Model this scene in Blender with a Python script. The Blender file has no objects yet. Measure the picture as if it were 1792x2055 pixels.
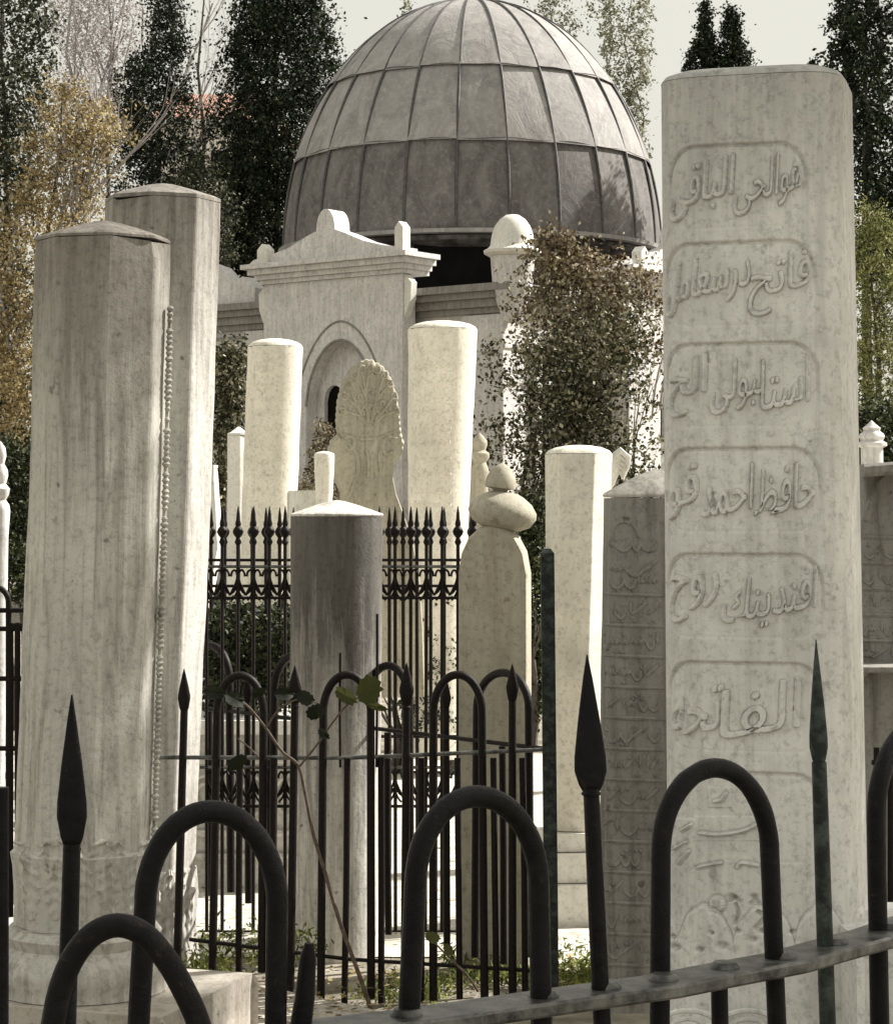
import bpy, math, random
import numpy as np
from mathutils import Vector, noise
from mathutils.bvhtree import BVHTree
R = math.radians
rnd = random.Random(7)
nrs = np.random.RandomState(11)
sc = bpy.context.scene
col = sc.collection

# ------------------------------------------------------------------ camera
FPX, CX, HOR, TH, EYE = 4500.0, 896.0, 1040.0, R(4.0), 1.30
PY0 = HOR - FPX*math.tan(TH)              # row of the principal point
cd = bpy.data.cameras.new("camera")
cam = bpy.data.objects.new("camera", cd); col.objects.link(cam); sc.camera = cam
cam.location = (0, 0, EYE); cam.rotation_euler = (R(90)+TH, 0, 0)
cd.sensor_fit = 'VERTICAL'; cd.sensor_height = 24; cd.lens = FPX/2055*24
cd.shift_y = -(1027.5-PY0)/2055
cd.clip_start = 0.05; cd.clip_end = 2000

# ------------------------------------------------------------------ light
SUN_AZ, SUN_EL = R(24), R(40)             # azimuth from +X towards +Y
sdir = Vector((math.cos(SUN_AZ)*math.cos(SUN_EL), math.sin(SUN_AZ)*math.cos(SUN_EL), math.sin(SUN_EL)))
sl = bpy.data.lights.new("sun", 'SUN'); sl.energy = 4.8; sl.angle = R(0.5); sl.color = (1, .96, .90)
so = bpy.data.objects.new("sun", sl); col.objects.link(so)
so.rotation_euler = (-sdir).to_track_quat('-Z', 'Y').to_euler()
w = bpy.data.worlds.new("World"); sc.world = w; w.use_nodes = True
nt = w.node_tree; bg = nt.nodes['Background']
sky = nt.nodes.new('ShaderNodeTexSky'); sky.sky_type = 'NISHITA'; sky.sun_disc = False
sky.sun_elevation = SUN_EL; sky.sun_rotation = R(90)-SUN_AZ; sky.dust_density = 6
mx = nt.nodes.new('ShaderNodeMix'); mx.data_type = 'RGBA'; mx.inputs[0].default_value = 0.9
nt.links.new(sky.outputs[0], mx.inputs[6]); mx.inputs[7].default_value = (3.95, 3.84, 3.33, 1)   # thin high haze whitens the sky
nt.links.new(mx.outputs[2], bg.inputs[0]); bg.inputs[1].default_value = 0.1
sc.view_settings.view_transform = 'Standard'; sc.view_settings.look = 'None'
sc.view_settings.exposure = 1.08; sc.view_settings.gamma = 1.0
sc.cycles.max_bounces = 6; sc.cycles.diffuse_bounces = 3

# ------------------------------------------------------------------ measuring
ct, st_ = math.cos(TH), math.sin(TH)
def P(x, y, D):                            # the spot seen at (x, y) that stands D metres away
    a = (x-CX)/FPX; b = -(y-PY0)/FPX
    dy = ct - b*st_; dz = st_ + b*ct
    return Vector((a*D/dy, D, EYE + dz*D/dy))
def Z(y, D): return P(CX, y, D).z
def S(D): return D/FPX
def Dz(y, z): return (z-EYE)/(Z(y, 1)-EYE)  # distance at which height z shows at row y

# ------------------------------------------------------------------ mesh helpers
class MB:
    def __init__(s): s.v = []; s.f = []; s.sm = []
    def add(s, vs, fs, smooth=False):
        o = len(s.v); s.v += [tuple(p) for p in vs]
        s.f += [tuple(i+o for i in f) for f in fs]; s.sm += [smooth]*len(fs); return s
    def box(s, c, h, rot=0.0, bev=0.0, taper=1.0):
        cr, sr = math.cos(rot), math.sin(rot); vs = []
        prof = [(-1, 1-0), (1, taper)] if not bev else None
        if not bev:
            for zz, k in ((-1, 1), (1, taper)):
                for sx, sy in ((-1,-1),(1,-1),(1,1),(-1,1)):
                    x, y = sx*h[0]*k, sy*h[1]*k
                    vs.append((c[0]+x*cr-y*sr, c[1]+x*sr+y*cr, c[2]+zz*h[2]))
            return s.add(vs, [(0,3,2,1),(4,5,6,7),(0,1,5,4),(1,2,6,5),(2,3,7,6),(3,0,4,7)])
        rows = [(-h[2], bev), (-h[2]+bev, 0), (h[2]-bev, 0), (h[2], bev)]
        for zz, ins in rows:
            for sx, sy in ((-1,-1),(1,-1),(1,1),(-1,1)):
                for q in (0, 1):
                    a = bev if ((sx*sy > 0) == (q == 0)) else 0; b = bev-a
                    x = sx*(h[0]-max(a, ins)*1.0); y = sy*(h[1]-max(b, ins)*1.0)
                    vs.append((c[0]+x*cr-y*sr, c[1]+x*sr+y*cr, c[2]+zz))
        fs = [tuple(range(7,-1,-1)), tuple(range(24,32))]
        for r in range(3):
            for i in range(8):
                j = (i+1) % 8; fs.append((r*8+i, r*8+j, r*8+8+j, r*8+8+i))
        return s.add(vs, fs)
    def tube(s, pts, rad, n=8, closed=False, flat=None):
        pts = [Vector(p) for p in pts]; m = len(pts)
        if not hasattr(rad, '__len__'): rad = [rad]*m
        t0 = (pts[1]-pts[0]).normalized()
        up = Vector((0, 0, 1)) if abs(t0.z) < .9 else Vector((0, -1, 0))
        nx = t0.cross(up).normalized(); vs = []
        for i, p in enumerate(pts):
            if closed: t = (pts[(i+1) % m]-pts[i-1])
            else: t = (pts[min(i+1, m-1)]-pts[max(i-1, 0)])
            t = t.normalized() if t.length > 1e-9 else t0
            nx = (nx - t*nx.dot(t)); nx = nx.normalized() if nx.length > 1e-6 else t.orthogonal().normalized()
            ny = t.cross(nx)
            for k in range(n):
                a = 2*math.pi*k/n
                vs.append(p + (nx*math.cos(a)+ny*math.sin(a))*rad[i])
        fs = []
        for i in range(m if closed else m-1):
            j = (i+1) % m
            for k in range(n):
                l = (k+1) % n; fs.append((i*n+k, i*n+l, j*n+l, j*n+k))
        if not closed: fs += [tuple(range(n-1,-1,-1)), tuple(range((m-1)*n, m*n))]
        return s.add(vs, fs, True)
    def loft(s, rings, smooth=True, cap=True, closed=True):
        n = len(rings[0]); vs = [p for r in rings for p in r]; fs = []
        for i in range(len(rings)-1):
            for k in range(n if closed else n-1):
                l = (k+1) % n; fs.append((i*n+k, i*n+l, (i+1)*n+l, (i+1)*n+k))
        if cap: fs += [tuple(range(n-1,-1,-1)), tuple(range((len(rings)-1)*n, len(rings)*n))]
        return s.add(vs, fs, smooth)
    def lathe(s, c, prof, n=32, sx=1.0, sy=1.0, rot=0):
        rings = []
        for r_, z in prof:
            ring = []
            for k in range(n):
                a = 2*math.pi*k/n; x = r_*math.cos(a)*sx; y = r_*math.sin(a)*sy
                ring.append((c[0]+x*math.cos(rot)-y*math.sin(rot), c[1]+x*math.sin(rot)+y*math.cos(rot), c[2]+z))
            rings.append(ring)
        return s.loft(rings)
    def prism(s, pts, off, smooth=False):      # planar outline pushed by a vector
        n = len(pts); off = Vector(off)
        vs = [Vector(p) for p in pts] + [Vector(p)+off for p in pts]
        fs = [tuple(range(n)), tuple(range(2*n-1, n-1, -1))] + [(i, (i+1) % n + 0, (i+1) % n + n, i+n)[::-1] for i in range(n)]
        return s.add(vs, fs, smooth)
ORG = {}
def obj(name, mb, mat, parent=None, org=None, auto=True, sharp=38):
    if parent is not None: o0 = ORG[parent]
    else: o0 = Vector(org) if org is not None else Vector((0, 0, 0))
    me = bpy.data.meshes.new(name)
    if isinstance(mb, MB):
        me.from_pydata([(v[0]-o0.x, v[1]-o0.y, v[2]-o0.z) for v in mb.v], [], mb.f)
        me.polygons.foreach_set('use_smooth', mb.sm)
    else:
        V, F, smf = mb; V = V - np.array(o0)
        k = F.shape[1]
        me.vertices.add(len(V)); me.vertices.foreach_set('co', V.astype(np.float32).ravel())
        me.loops.add(F.size); me.loops.foreach_set('vertex_index', F.astype(np.int32).ravel())
        me.polygons.add(len(F)); me.polygons.foreach_set('loop_start', np.arange(0, F.size, k, dtype=np.int32))
        me.polygons.foreach_set('use_smooth', np.full(len(F), smf))
        me.update(calc_edges=True)
    me.update()
    if auto:
        try: me.set_sharp_from_angle(angle=R(sharp))
        except Exception: pass
    ob = bpy.data.objects.new(name, me); col.objects.link(ob)
    if mat: me.materials.append(mat)
    if parent is not None: ob.parent = parent; ORG[ob] = o0
    else: ob.location = o0; ORG[ob] = o0
    return ob
def tag(o, label=None, cat=None, group=None, kind=None):
    if label: o['label'] = label
    if cat: o['category'] = cat
    if group: o['group'] = group
    if kind: o['kind'] = kind
    return o
def thing(name, loc, label, cat, group=None, kind=None):
    o = bpy.data.objects.new(name, None); col.objects.link(o); o.location = loc; o.empty_display_size = .1
    ORG[o] = Vector(loc); return tag(o, label, cat, group, kind)

# ------------------------------------------------------------------ materials
def newmat(name):
    m = bpy.data.materials.new(name); m.use_nodes = True
    return m, m.node_tree, m.node_tree.nodes['Principled BSDF']
def ramp(nt, src, stops):
    r = nt.nodes.new('ShaderNodeValToRGB'); e = r.color_ramp.elements
    while len(e) < len(stops): e.new(.5)
    for q, (p, c) in zip(e, stops):
        q.position = p; q.color = (c[0], c[1], c[2], 1) if hasattr(c, '__len__') else (c, c, c, 1)
    nt.links.new(src, r.inputs[0]); return r
def noi(nt, scale, detail=6, rough=.6, vec=None, dist=0):
    n = nt.nodes.new('ShaderNodeTexNoise'); n.inputs['Scale'].default_value = scale
    n.inputs['Detail'].default_value = detail; n.inputs['Roughness'].default_value = rough; n.inputs['Distortion'].default_value = dist
    if vec: nt.links.new(vec, n.inputs['Vector'])
    return n
def mixc(nt, fac, a, b, mode='MIX'):
    m = nt.nodes.new('ShaderNodeMix'); m.data_type = 'RGBA'; m.blend_type = mode
    for sock, v in ((m.inputs[0], fac), (m.inputs[6], a), (m.inputs[7], b)):
        if hasattr(v, 'is_output'): nt.links.new(v, sock)
        elif hasattr(v, '__len__'): sock.default_value = (*v[:3], 1)
        else: sock.default_value = v
    return m.outputs[2]
def mapv(nt, scale, kind='Object'):
    t = nt.nodes.new('ShaderNodeTexCoord'); m = nt.nodes.new('ShaderNodeMapping')
    g = nt.nodes.new('ShaderNodeNewGeometry')
    nt.links.new(g.outputs['Position'], m.inputs[0]) if kind == 'World' else nt.links.new(t.outputs[kind], m.inputs[0])
    m.inputs['Scale'].default_value = scale; return m.outputs[0]
def stone_mat(name, base, dark, streak=.5, grain=1.0, topz=None, topd=.5, rough=.85, fine=60, lo=.72, hi=1.75):
    m, nt, b = newmat(name)
    v = mapv(nt, (1, 1, 1), 'World'); vs = mapv(nt, (9, 9, .7), 'World')
    n1 = noi(nt, 3.2, 9, .68, v, .6); n2 = noi(nt, 3, 6, .65, vs, .8); n3 = noi(nt, fine, 5, .75, v); n4 = noi(nt, 11, 6, .7, v)
    c = mixc(nt, ramp(nt, n1.outputs[0], [(.33, 0), (.7, 1)]).outputs[0], [k*.82 for k in base], [min(1, k*1.1) for k in base])
    f = ramp(nt, n2.outputs[0], [(.46, 0), (.66, 1)]).outputs[0]
    mm = nt.nodes.new('ShaderNodeMath'); mm.operation = 'MULTIPLY'; nt.links.new(f, mm.inputs[0]); mm.inputs[1].default_value = streak
    c = mixc(nt, mm.outputs[0], c, dark)
    if topz is not None:       # rain-washed soot that hangs below the cap in ragged streaks
        sx = nt.nodes.new('ShaderNodeSeparateXYZ'); g = nt.nodes.new('ShaderNodeNewGeometry'); nt.links.new(g.outputs['Position'], sx.inputs[0])
        mr = nt.nodes.new('ShaderNodeMapRange'); nt.links.new(sx.outputs[2], mr.inputs[0])
        mr.inputs[1].default_value = topz-topd; mr.inputs[2].default_value = topz; mr.inputs[3].default_value = 0; mr.inputs[4].default_value = 1
        n5 = noi(nt, 4, 7, .7, vs, .4)
        ad = nt.nodes.new('ShaderNodeMath'); ad.operation = 'MULTIPLY_ADD'; nt.links.new(n5.outputs[0], ad.inputs[0]); ad.inputs[1].default_value = 1.3
        nt.links.new(mr.outputs[0], ad.inputs[2])
        fr = ramp(nt, ad.outputs[0], [(.78, 0), (1.0, .45)]).outputs[0]
        ad.inputs[2].default_value = 0
        ad2 = nt.nodes.new('ShaderNodeMath'); ad2.operation = 'MULTIPLY'; ad2.inputs[1].default_value = .5; nt.links.new(ad.outputs[0], ad2.inputs[0])
        r2 = ramp(nt, ad2.outputs[0], [(lo/2, 0), (hi/2, .9)]); c = mixc(nt, r2.outputs[0], c, dark)
    n6 = noi(nt, 26, 2, .5, v)                      # sparse dark pits and lichen flecks
    c = mixc(nt, ramp(nt, n6.outputs[0], [(.70, 0), (.75, .7)]).outputs[0], c, dark)
    n7 = noi(nt, 2.1, 3, .55, v, 2.5)               # thin wandering veins
    c = mixc(nt, ramp(nt, n7.outputs[0], [(.49, 0), (.5, .10), (.51, 0)]).outputs[0], c, dark)
    sp = ramp(nt, n3.outputs[0], [(.34, .60), (.50, 1)]).outputs[0]
    c = mixc(nt, .75*min(1, grain), c, sp, 'MULTIPLY')
    sp2 = ramp(nt, n4.outputs[0], [(.3, .84), (.5, 1)]).outputs[0]
    c = mixc(nt, .7, c, sp2, 'MULTIPLY')
    nt.links.new(c, b.inputs['Base Color']); b.inputs['Roughness'].default_value = rough
    b.inputs['Specular IOR Level'].default_value = .25
    bp = nt.nodes.new('ShaderNodeBump'); bp.inputs['Strength'].default_value = .35; bp.inputs['Distance'].default_value = .006
    am = nt.nodes.new('ShaderNodeMath'); am.operation = 'ADD'; nt.links.new(n3.outputs[0], am.inputs[0]); nt.links.new(n4.outputs[0], am.inputs[1])
    nt.links.new(am.outputs[0], bp.inputs['Height']); nt.links.new(bp.outputs[0], b.inputs['Normal'])
    return m
def simple_mat(name, c1, c2, scale=8, rough=.6, metal=0, bump=.2, spec=.5, stretch=(1, 1, 1), lo=.35, hi=.65, dist=.005):
    m, nt, b = newmat(name); v = mapv(nt, stretch, 'World'); n = noi(nt, scale, 8, .7, v, .3)
    c = mixc(nt, ramp(nt, n.outputs[0], [(lo, 0), (hi, 1)]).outputs[0], c1, c2)
    nt.links.new(c, b.inputs['Base Color']); b.inputs['Roughness'].default_value = rough; b.inputs['Metallic'].default_value = metal
    b.inputs['Specular IOR Level'].default_value = spec
    bp = nt.nodes.new('ShaderNodeBump'); bp.inputs['Strength'].default_value = bump; bp.inputs['Distance'].default_value = dist
    nt.links.new(n.outputs[0], bp.inputs['Height']); nt.links.new(bp.outputs[0], b.inputs['Normal']); return m
def leaf_mat(name, cols, trans=.25, rough=.6):
    m, nt, b = newmat(name); g = nt.nodes.new('ShaderNodeNewGeometry')
    n = len(cols); r = ramp(nt, g.outputs['Random Per Island'], [(i/max(1, n-1), c) for i, c in enumerate(cols)])
    v = mapv(nt, (1, 1, 1), 'World'); n1 = noi(nt, 1.3, 4, .6, v)
    k = ramp(nt, n1.outputs[0], [(.35, .6), (.65, 1.15)]).outputs[0]
    c = mixc(nt, 1, r.outputs[0], k, 'MULTIPLY')
    nt.links.new(c, b.inputs['Base Color']); b.inputs['Roughness'].default_value = rough; b.inputs['Specular IOR Level'].default_value = .2
    tr = nt.nodes.new('ShaderNodeBsdfTranslucent'); nt.links.new(c, tr.inputs[0])
    ms = nt.nodes.new('ShaderNodeMixShader'); ms.inputs[0].default_value = trans
    out = nt.nodes['Material Output']
    nt.links.new(b.outputs[0], ms.inputs[1]); nt.links.new(tr.outputs[0], ms.inputs[2]); nt.links.new(ms.outputs[0], out.inputs[0]); return m
M = dict(
 s_front=stone_mat('weathered marble grey', (.56,.54,.49), (.14,.12,.10), .55, 1, EYE+.70, .65),
 s_rear=stone_mat('weathered marble streaked', (.60,.575,.53), (.11,.095,.08), .5, 1, EYE+.95, .7),
 s_big=stone_mat('pale marble', (.74,.73,.695), (.34,.33,.31), .36, 1, EYE+.9, .42),
 s_white=stone_mat('clean marble', (.74,.72,.66), (.42,.40,.35), .22, .8),
 s_warm=stone_mat('warm marble', (.78,.74,.64), (.50,.45,.36), .25, 1),
 s_soot=stone_mat('sooty marble', (.72,.69,.63), (.045,.04,.035), .5, 1, EYE+.02, 1.0, lo=.6, hi=1.35),
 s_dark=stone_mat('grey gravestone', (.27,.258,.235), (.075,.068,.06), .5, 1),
 s_carve=stone_mat('carved marble', (.42,.39,.31), (.22,.19,.13), .4, 1),
 s_carve_dark=stone_mat('dark carved marble', (.40,.37,.29), (.15,.13,.09), .5, 1),  # a little darker than the other carved stone
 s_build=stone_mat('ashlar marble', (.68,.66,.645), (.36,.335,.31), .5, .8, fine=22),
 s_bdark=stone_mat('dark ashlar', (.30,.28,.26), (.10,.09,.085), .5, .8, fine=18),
 s_rubble=simple_mat('rubble stone', (.025,.022,.02), (.16,.15,.14), 2.6, .95, bump=.8, dist=.06, lo=.42, hi=.62),  # dark stone, with the shadow under the dome put into its tone
 kerb=stone_mat('kerb stone', (.50,.46,.40), (.17,.14,.11), .4, 1),
 iron=simple_mat('black painted iron', (.0025,.0025,.003), (.008,.008,.009), 70, .40, .0, .8, .15, dist=.004),
 iron2=simple_mat('weathered black iron', (.003,.0026,.003), (.016,.011,.009), 120, .5, .0, .7, .14, dist=.002),
 irongreen=simple_mat('green black iron', (.005,.008,.007), (.07,.095,.08), 40, .6, .1, .4, .4, lo=.45, hi=.75),
 rail=simple_mat('worn iron rail', (.010,.010,.010), (.15,.15,.14), 30, .38, .3, .4, .5, lo=.35, hi=.65, dist=.003),
 lead=None, leadlow=None,
 void=simple_mat('dark opening', (.004,.004,.004), (.008,.008,.007), 4, .95, spec=.1),
 wood=simple_mat('bark', (.035,.028,.022), (.11,.095,.08), 14, .9, bump=.6, stretch=(3, 3, .5), dist=.02),
 twig=simple_mat('bare twig', (.20,.185,.185), (.42,.40,.40), 14, .9),
 vine=simple_mat('vine stem', (.04,.028,.02), (.14,.10,.07), 60, .85, dist=.002),
 tile=simple_mat('terracotta tile', (.32,.15,.10), (.48,.29,.21), 3, .85, stretch=(3, 1, 1)),
 plaster=simple_mat('pale plaster', (.62,.56,.52), (.8,.76,.7), 2, .9),
)
def lead_mat(name, a, b_, c_):
    m, nt, b = newmat(name); v = mapv(nt, (1, 1, 1), 'World'); vs = mapv(nt, (1.6, 1.6, .9), 'World')
    n1 = noi(nt, 1.6, 9, .7, vs, 1.2); n2 = noi(nt, 14, 6, .7, v); g = nt.nodes.new('ShaderNodeNewGeometry')
    c = mixc(nt, ramp(nt, n1.outputs[0], [(.33, 0), (.66, 1)]).outputs[0], a, b_)
    c = mixc(nt, ramp(nt, n2.outputs[0], [(.5, 0), (.75, .6)]).outputs[0], c, c_)
    k = ramp(nt, g.outputs['Random Per Island'], [(0, .78), (1, 1.12)]).outputs[0]
    c = mixc(nt, 1, c, k, 'MULTIPLY'); nt.links.new(c, b.inputs['Base Color'])
    b.inputs['Roughness'].default_value = .78; b.inputs['Metallic'].default_value = .05; b.inputs['Specular IOR Level'].default_value = .25
    bp = nt.nodes.new('ShaderNodeBump'); bp.inputs['Strength'].default_value = .5; bp.inputs['Distance'].default_value = .04
    nt.links.new(n1.outputs[0], bp.inputs['Height']); nt.links.new(bp.outputs[0], b.inputs['Normal']); return m
def iron_mat():      # thick chipped paint with rust showing through
    m, nt, b = newmat('chipped black iron'); v = mapv(nt, (1, 1, 1), 'World')
    n1 = noi(nt, 38, 9, .75, v, .6); n2 = noi(nt, 130, 5, .7, v); n3 = noi(nt, 9, 4, .6, v)
    c = mixc(nt, ramp(nt, n1.outputs[0], [(.4, 0), (.62, 1)]).outputs[0], (.0025, .0025, .003), (.010, .009, .010))
    mm = nt.nodes.new('ShaderNodeMath'); mm.operation = 'MULTIPLY'; nt.links.new(ramp(nt, n1.outputs[0], [(.60, 0), (.66, 1)]).outputs[0], mm.inputs[0]); nt.links.new(ramp(nt, n3.outputs[0], [(.45, 0), (.6, 1)]).outputs[0], mm.inputs[1])
    c = mixc(nt, mm.outputs[0], c, (.05, .026, .014)); c = mixc(nt, ramp(nt, n2.outputs[0], [(.70, 0), (.76, .8)]).outputs[0], c, (.10, .09, .08))
    nt.links.new(c, b.inputs['Base Color']); nt.links.new(ramp(nt, n1.outputs[0], [(.35, .28), (.65, .6)]).outputs[0], b.inputs['Roughness']); b.inputs['Specular IOR Level'].default_value = .14
    ad = nt.nodes.new('ShaderNodeMath'); ad.operation = 'MULTIPLY_ADD'; nt.links.new(n2.outputs[0], ad.inputs[0]); ad.inputs[1].default_value = .35; nt.links.new(n1.outputs[0], ad.inputs[2])
    bp = nt.nodes.new('ShaderNodeBump'); bp.inputs['Strength'].default_value = .9; bp.inputs['Distance'].default_value = .004
    nt.links.new(ad.outputs[0], bp.inputs['Height']); nt.links.new(bp.outputs[0], b.inputs['Normal']); return m
M['iron'] = iron_mat()
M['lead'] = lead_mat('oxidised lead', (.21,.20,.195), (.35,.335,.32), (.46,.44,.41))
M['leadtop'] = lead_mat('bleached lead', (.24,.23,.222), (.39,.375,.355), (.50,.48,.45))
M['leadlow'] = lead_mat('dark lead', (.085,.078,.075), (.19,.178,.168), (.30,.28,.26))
M['seam'] = simple_mat('lead seam', (.03,.03,.033), (.10,.095,.09), 20, .6)
L = dict(
 cyp=leaf_mat('cypress leaf', [(.004,.006,.004), (.010,.016,.008), (.022,.034,.014), (.07,.085,.045)], .08),
 cypl=leaf_mat('light conifer leaf', [(.010,.014,.008), (.026,.034,.018), (.06,.07,.035), (.20,.19,.12)], .12),
 gold=leaf_mat('autumn leaf', [(.05,.042,.03), (.24,.18,.09), (.42,.32,.13), (.62,.55,.38)], .3),
 pale=leaf_mat('pale twig leaf', [(.36,.33,.33), (.55,.52,.53), (.3,.25,.22), (.66,.64,.65)], .2),
 poplar=leaf_mat('poplar leaf', [(.10,.11,.07), (.24,.24,.15), (.42,.42,.33)], .3),
 lime=leaf_mat('yellow green leaf', [(.03,.035,.012), (.11,.13,.035), (.28,.29,.09), (.50,.48,.24)], .3),
 ivy=leaf_mat('creeper leaf', [(.012,.014,.007), (.045,.05,.022), (.16,.155,.08), (.50,.47,.36)], .15),
 rust=leaf_mat('rust creeper leaf', [(.04,.03,.02), (.20,.14,.09), (.28,.24,.12), (.62,.55,.44)], .15),
 shrub=leaf_mat('dark shrub leaf', [(.004,.006,.004), (.014,.02,.009), (.045,.06,.022), (.12,.13,.06)], .1),
 grass=leaf_mat('grass blade', [(.05,.07,.015), (.14,.17,.04), (.30,.30,.09)], .3),
)
# ------------------------------------------------------------------ foliage helpers
def leafmesh(C, size, aspect=.6, up=0.0):
    n = len(C); a = nrs.normal(size=(n, 3)); a /= np.linalg.norm(a, axis=1)[:, None]
    b = nrs.normal(size=(n, 3)); b[:, 2] += up; b -= a*(a*b).sum(1)[:, None]; b /= np.linalg.norm(b, axis=1)[:, None]
    s = size*(.6+.8*nrs.rand(n))[:, None]
    V = np.stack([C-b*s, C+a*s*aspect-b*s*.1, C+b*s, C-a*s*aspect-b*s*.1], 1).reshape(-1, 3)
    return V, np.arange(4*n).reshape(n, 4), False
def prof_pts(prof, D, n, rough=.2, shell=.45, depth=1.0, waves=7):
    ys = np.array([p[0] for p in prof], float); xl = np.array([p[1] for p in prof], float); xr = np.array([p[2] for p in prof], float)
    yy = np.linspace(ys[0], ys[-1], 200); wd = np.interp(yy, ys, xr-xl)+2
    y = np.interp(nrs.rand(n), np.cumsum(wd)/wd.sum(), yy)
    a = nrs.rand(n)*2*np.pi; r = nrs.rand(n)**shell
    ph = nrs.rand(waves)*6.28; k1 = nrs.randint(1, 6, waves); k2 = nrs.rand(waves)*.06+.012
    f = sum(np.sin(k1[i]*a+y*k2[i]+ph[i]) for i in range(waves))/waves
    r = r*(1+rough*2*f)
    l = np.interp(y, ys, xl); rr = np.interp(y, ys, xr); c = (l+rr)/2; h = (rr-l)/2
    x = c+h*r*np.cos(a); dep = D+h*r*np.sin(a)*S(D)*depth
    b = -(y-PY0)/FPX; dy = ct-b*st_
    return np.stack([(x-CX)/FPX*dep/dy, dep, EYE+(st_+b*ct)*dep/dy], 1)
def foliage(prof, D, nclus, per, cr, size, **kw):      # sizes in picture units of that distance
    up = kw.pop('up', 0); asp = kw.pop('aspect', .6); kw_up = kw.pop('spray', .55)
    c = prof_pts(prof, D, nclus, **kw); C = np.repeat(c, per, 0)
    dr_ = nrs.normal(size=c.shape)*np.array([.5, .5, .3])+np.array([0, 0, kw_up]); dr_ /= np.linalg.norm(dr_, axis=1)[:, None]
    cs = .55+.9*nrs.rand(len(c))[:, None]; along = np.repeat(dr_*cs, per, 0)*(nrs.normal(size=(len(C), 1))*cr*1.5)
    C = C + (along + nrs.normal(size=C.shape)*cr*.55*np.repeat(cs, per, 0))*S(D)
    return leafmesh(C, size*S(D), asp, up)
def limbs(mb, p, d, ln, r, lev, spread=.5, n=3, up=.15, seg=4):
    pts = [Vector(p)]; rad = [r]; d = Vector(d).normalized()
    for i in range(seg):
        d = (d+Vector((rnd.gauss(0, .12), rnd.gauss(0, .12), rnd.gauss(0, .08)+up*.3))).normalized()
        pts.append(pts[-1]+d*ln/seg); rad.append(r*(1-.55*(i+1)/seg))
    mb.tube(pts, rad, 5 if lev < 2 else 7)
    if lev > 0:
        for k in range(n):
            t = rnd.randint(1, seg); q = (d+Vector((rnd.uniform(-1, 1), rnd.uniform(-1, 1), rnd.uniform(-.2, .8)))*spread).normalized()
            limbs(mb, pts[t], q, ln*rnd.uniform(.55, .8), rad[t]*.6, lev-1, spread, n, up, seg)
def tree(name, label, group, prof, D, xb, fol, mat, trunk_r=.12, lev=2, extra=None, cat='tree'):
    base = P(xb, HOR, D); base.z = 0
    t = thing(name, base, label, cat, group)
    top = P((prof[0][1]+prof[0][2])/2, prof[0][0], D)
    mb = MB(); hgt = top.z
    pts = [base + (top-base)*k/8 + Vector((rnd.gauss(0, .01*hgt)*(0 < k < 8), 0, 0)) for k in range(9)]
    mb.tube(pts, [trunk_r*(1-.85*k/8) for k in range(9)], 8)
    for k in range(2, 8):
        for j in range(3):
            a = rnd.random()*6.28
            y_ = HOR-(pts[k].z-EYE)/S(D)
            if y_ > prof[-1][0] and k < 4: continue
            w_ = float(np.interp(y_, [q[0] for q in prof], [(q[2]-q[1])/2 for q in prof]))*S(D)
            limbs(mb, pts[k], (math.cos(a), math.sin(a), .7), min(hgt*.14, w_*.62), trunk_r*.4*(1-.1*k), lev-1, .6, 3)
    obj('trunk', mb, M['wood'], t)
    if extra: obj('branch', extra, M['twig'], t)
    obj('crown', fol, mat, t, auto=False)
    return t

# ------------------------------------------------------------------ ground
def sheet(name, z, x0, x1, y0, y1, mat, label=None):
    mb = MB(); mb.add([(x0, y0, z), (x1, y0, z), (x1, y1, z), (x0, y1, z)], [(0, 1, 2, 3)])
    return tag(obj(name, mb, mat), kind='structure')
gm = simple_mat('dry earth and litter', (.10,.085,.055), (.34,.31,.25), 5, .95, bump=.7, dist=.03)
sheet('ground', 0, -600, 600, -3, 1500, gm)
pm = simple_mat('sunlit gravel path', (.30,.28,.23), (.66,.63,.56), 14, .95, bump=.5, dist=.01)
sheet('path', .004, -8, 9, 6.75, 12.5, pm)

# ------------------------------------------------------------------ mausoleum
RA = R(38); U = Vector((-math.cos(RA), math.sin(RA), 0)); V_ = Vector((math.sin(RA), math.cos(RA), 0))
CO = Vector(((1012-CX)/FPX*29.6, 29.6, 0))
def B(a, b, z): return CO + U*a + V_*b + Vector((0, 0, z))
def bbox(mb, a0, a1, b0, b1, z0, z1):
    vs = [B(a, b, z) for z in (z0, z1) for a, b in ((a0, b0), (a1, b0), (a1, b1), (a0, b1))]
    return mb.add(vs, [(0,1,2,3),(4,7,6,5),(0,4,5,1),(1,5,6,2),(2,6,7,3),(3,7,4,0)])
mz = thing('domed_mausoleum', B(0, 0, 0), 'domed marble mausoleum with a ribbed lead dome rising behind all the gravestones', 'mausoleum')
LW = 7.3
mb = MB(); bbox(mb, 0, LW, 0, LW, 0, 4.02); obj('wall', mb, M['s_build'], mz)
mb = MB()
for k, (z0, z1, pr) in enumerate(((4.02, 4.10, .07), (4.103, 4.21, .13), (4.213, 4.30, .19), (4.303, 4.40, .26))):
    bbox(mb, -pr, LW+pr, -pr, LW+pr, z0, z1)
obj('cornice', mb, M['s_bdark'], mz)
mb = MB()
for z0, z1, pr in ((3.55, 3.62, .05), (3.1, 3.15, .035), (0, .7, .08)): bbox(mb, -pr, LW+pr, -pr, LW+pr, z0, z1)
obj('string_course', mb, M['s_build'], mz)
for a0, a1 in ((-.03, .62), (4.25, 4.6), (LW-.6, LW+.03)):
    mb = MB(); bbox(mb, a0, a1, -.065, .3, .71, 4.0); obj('pilaster', mb, M['s_build'], mz)
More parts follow.
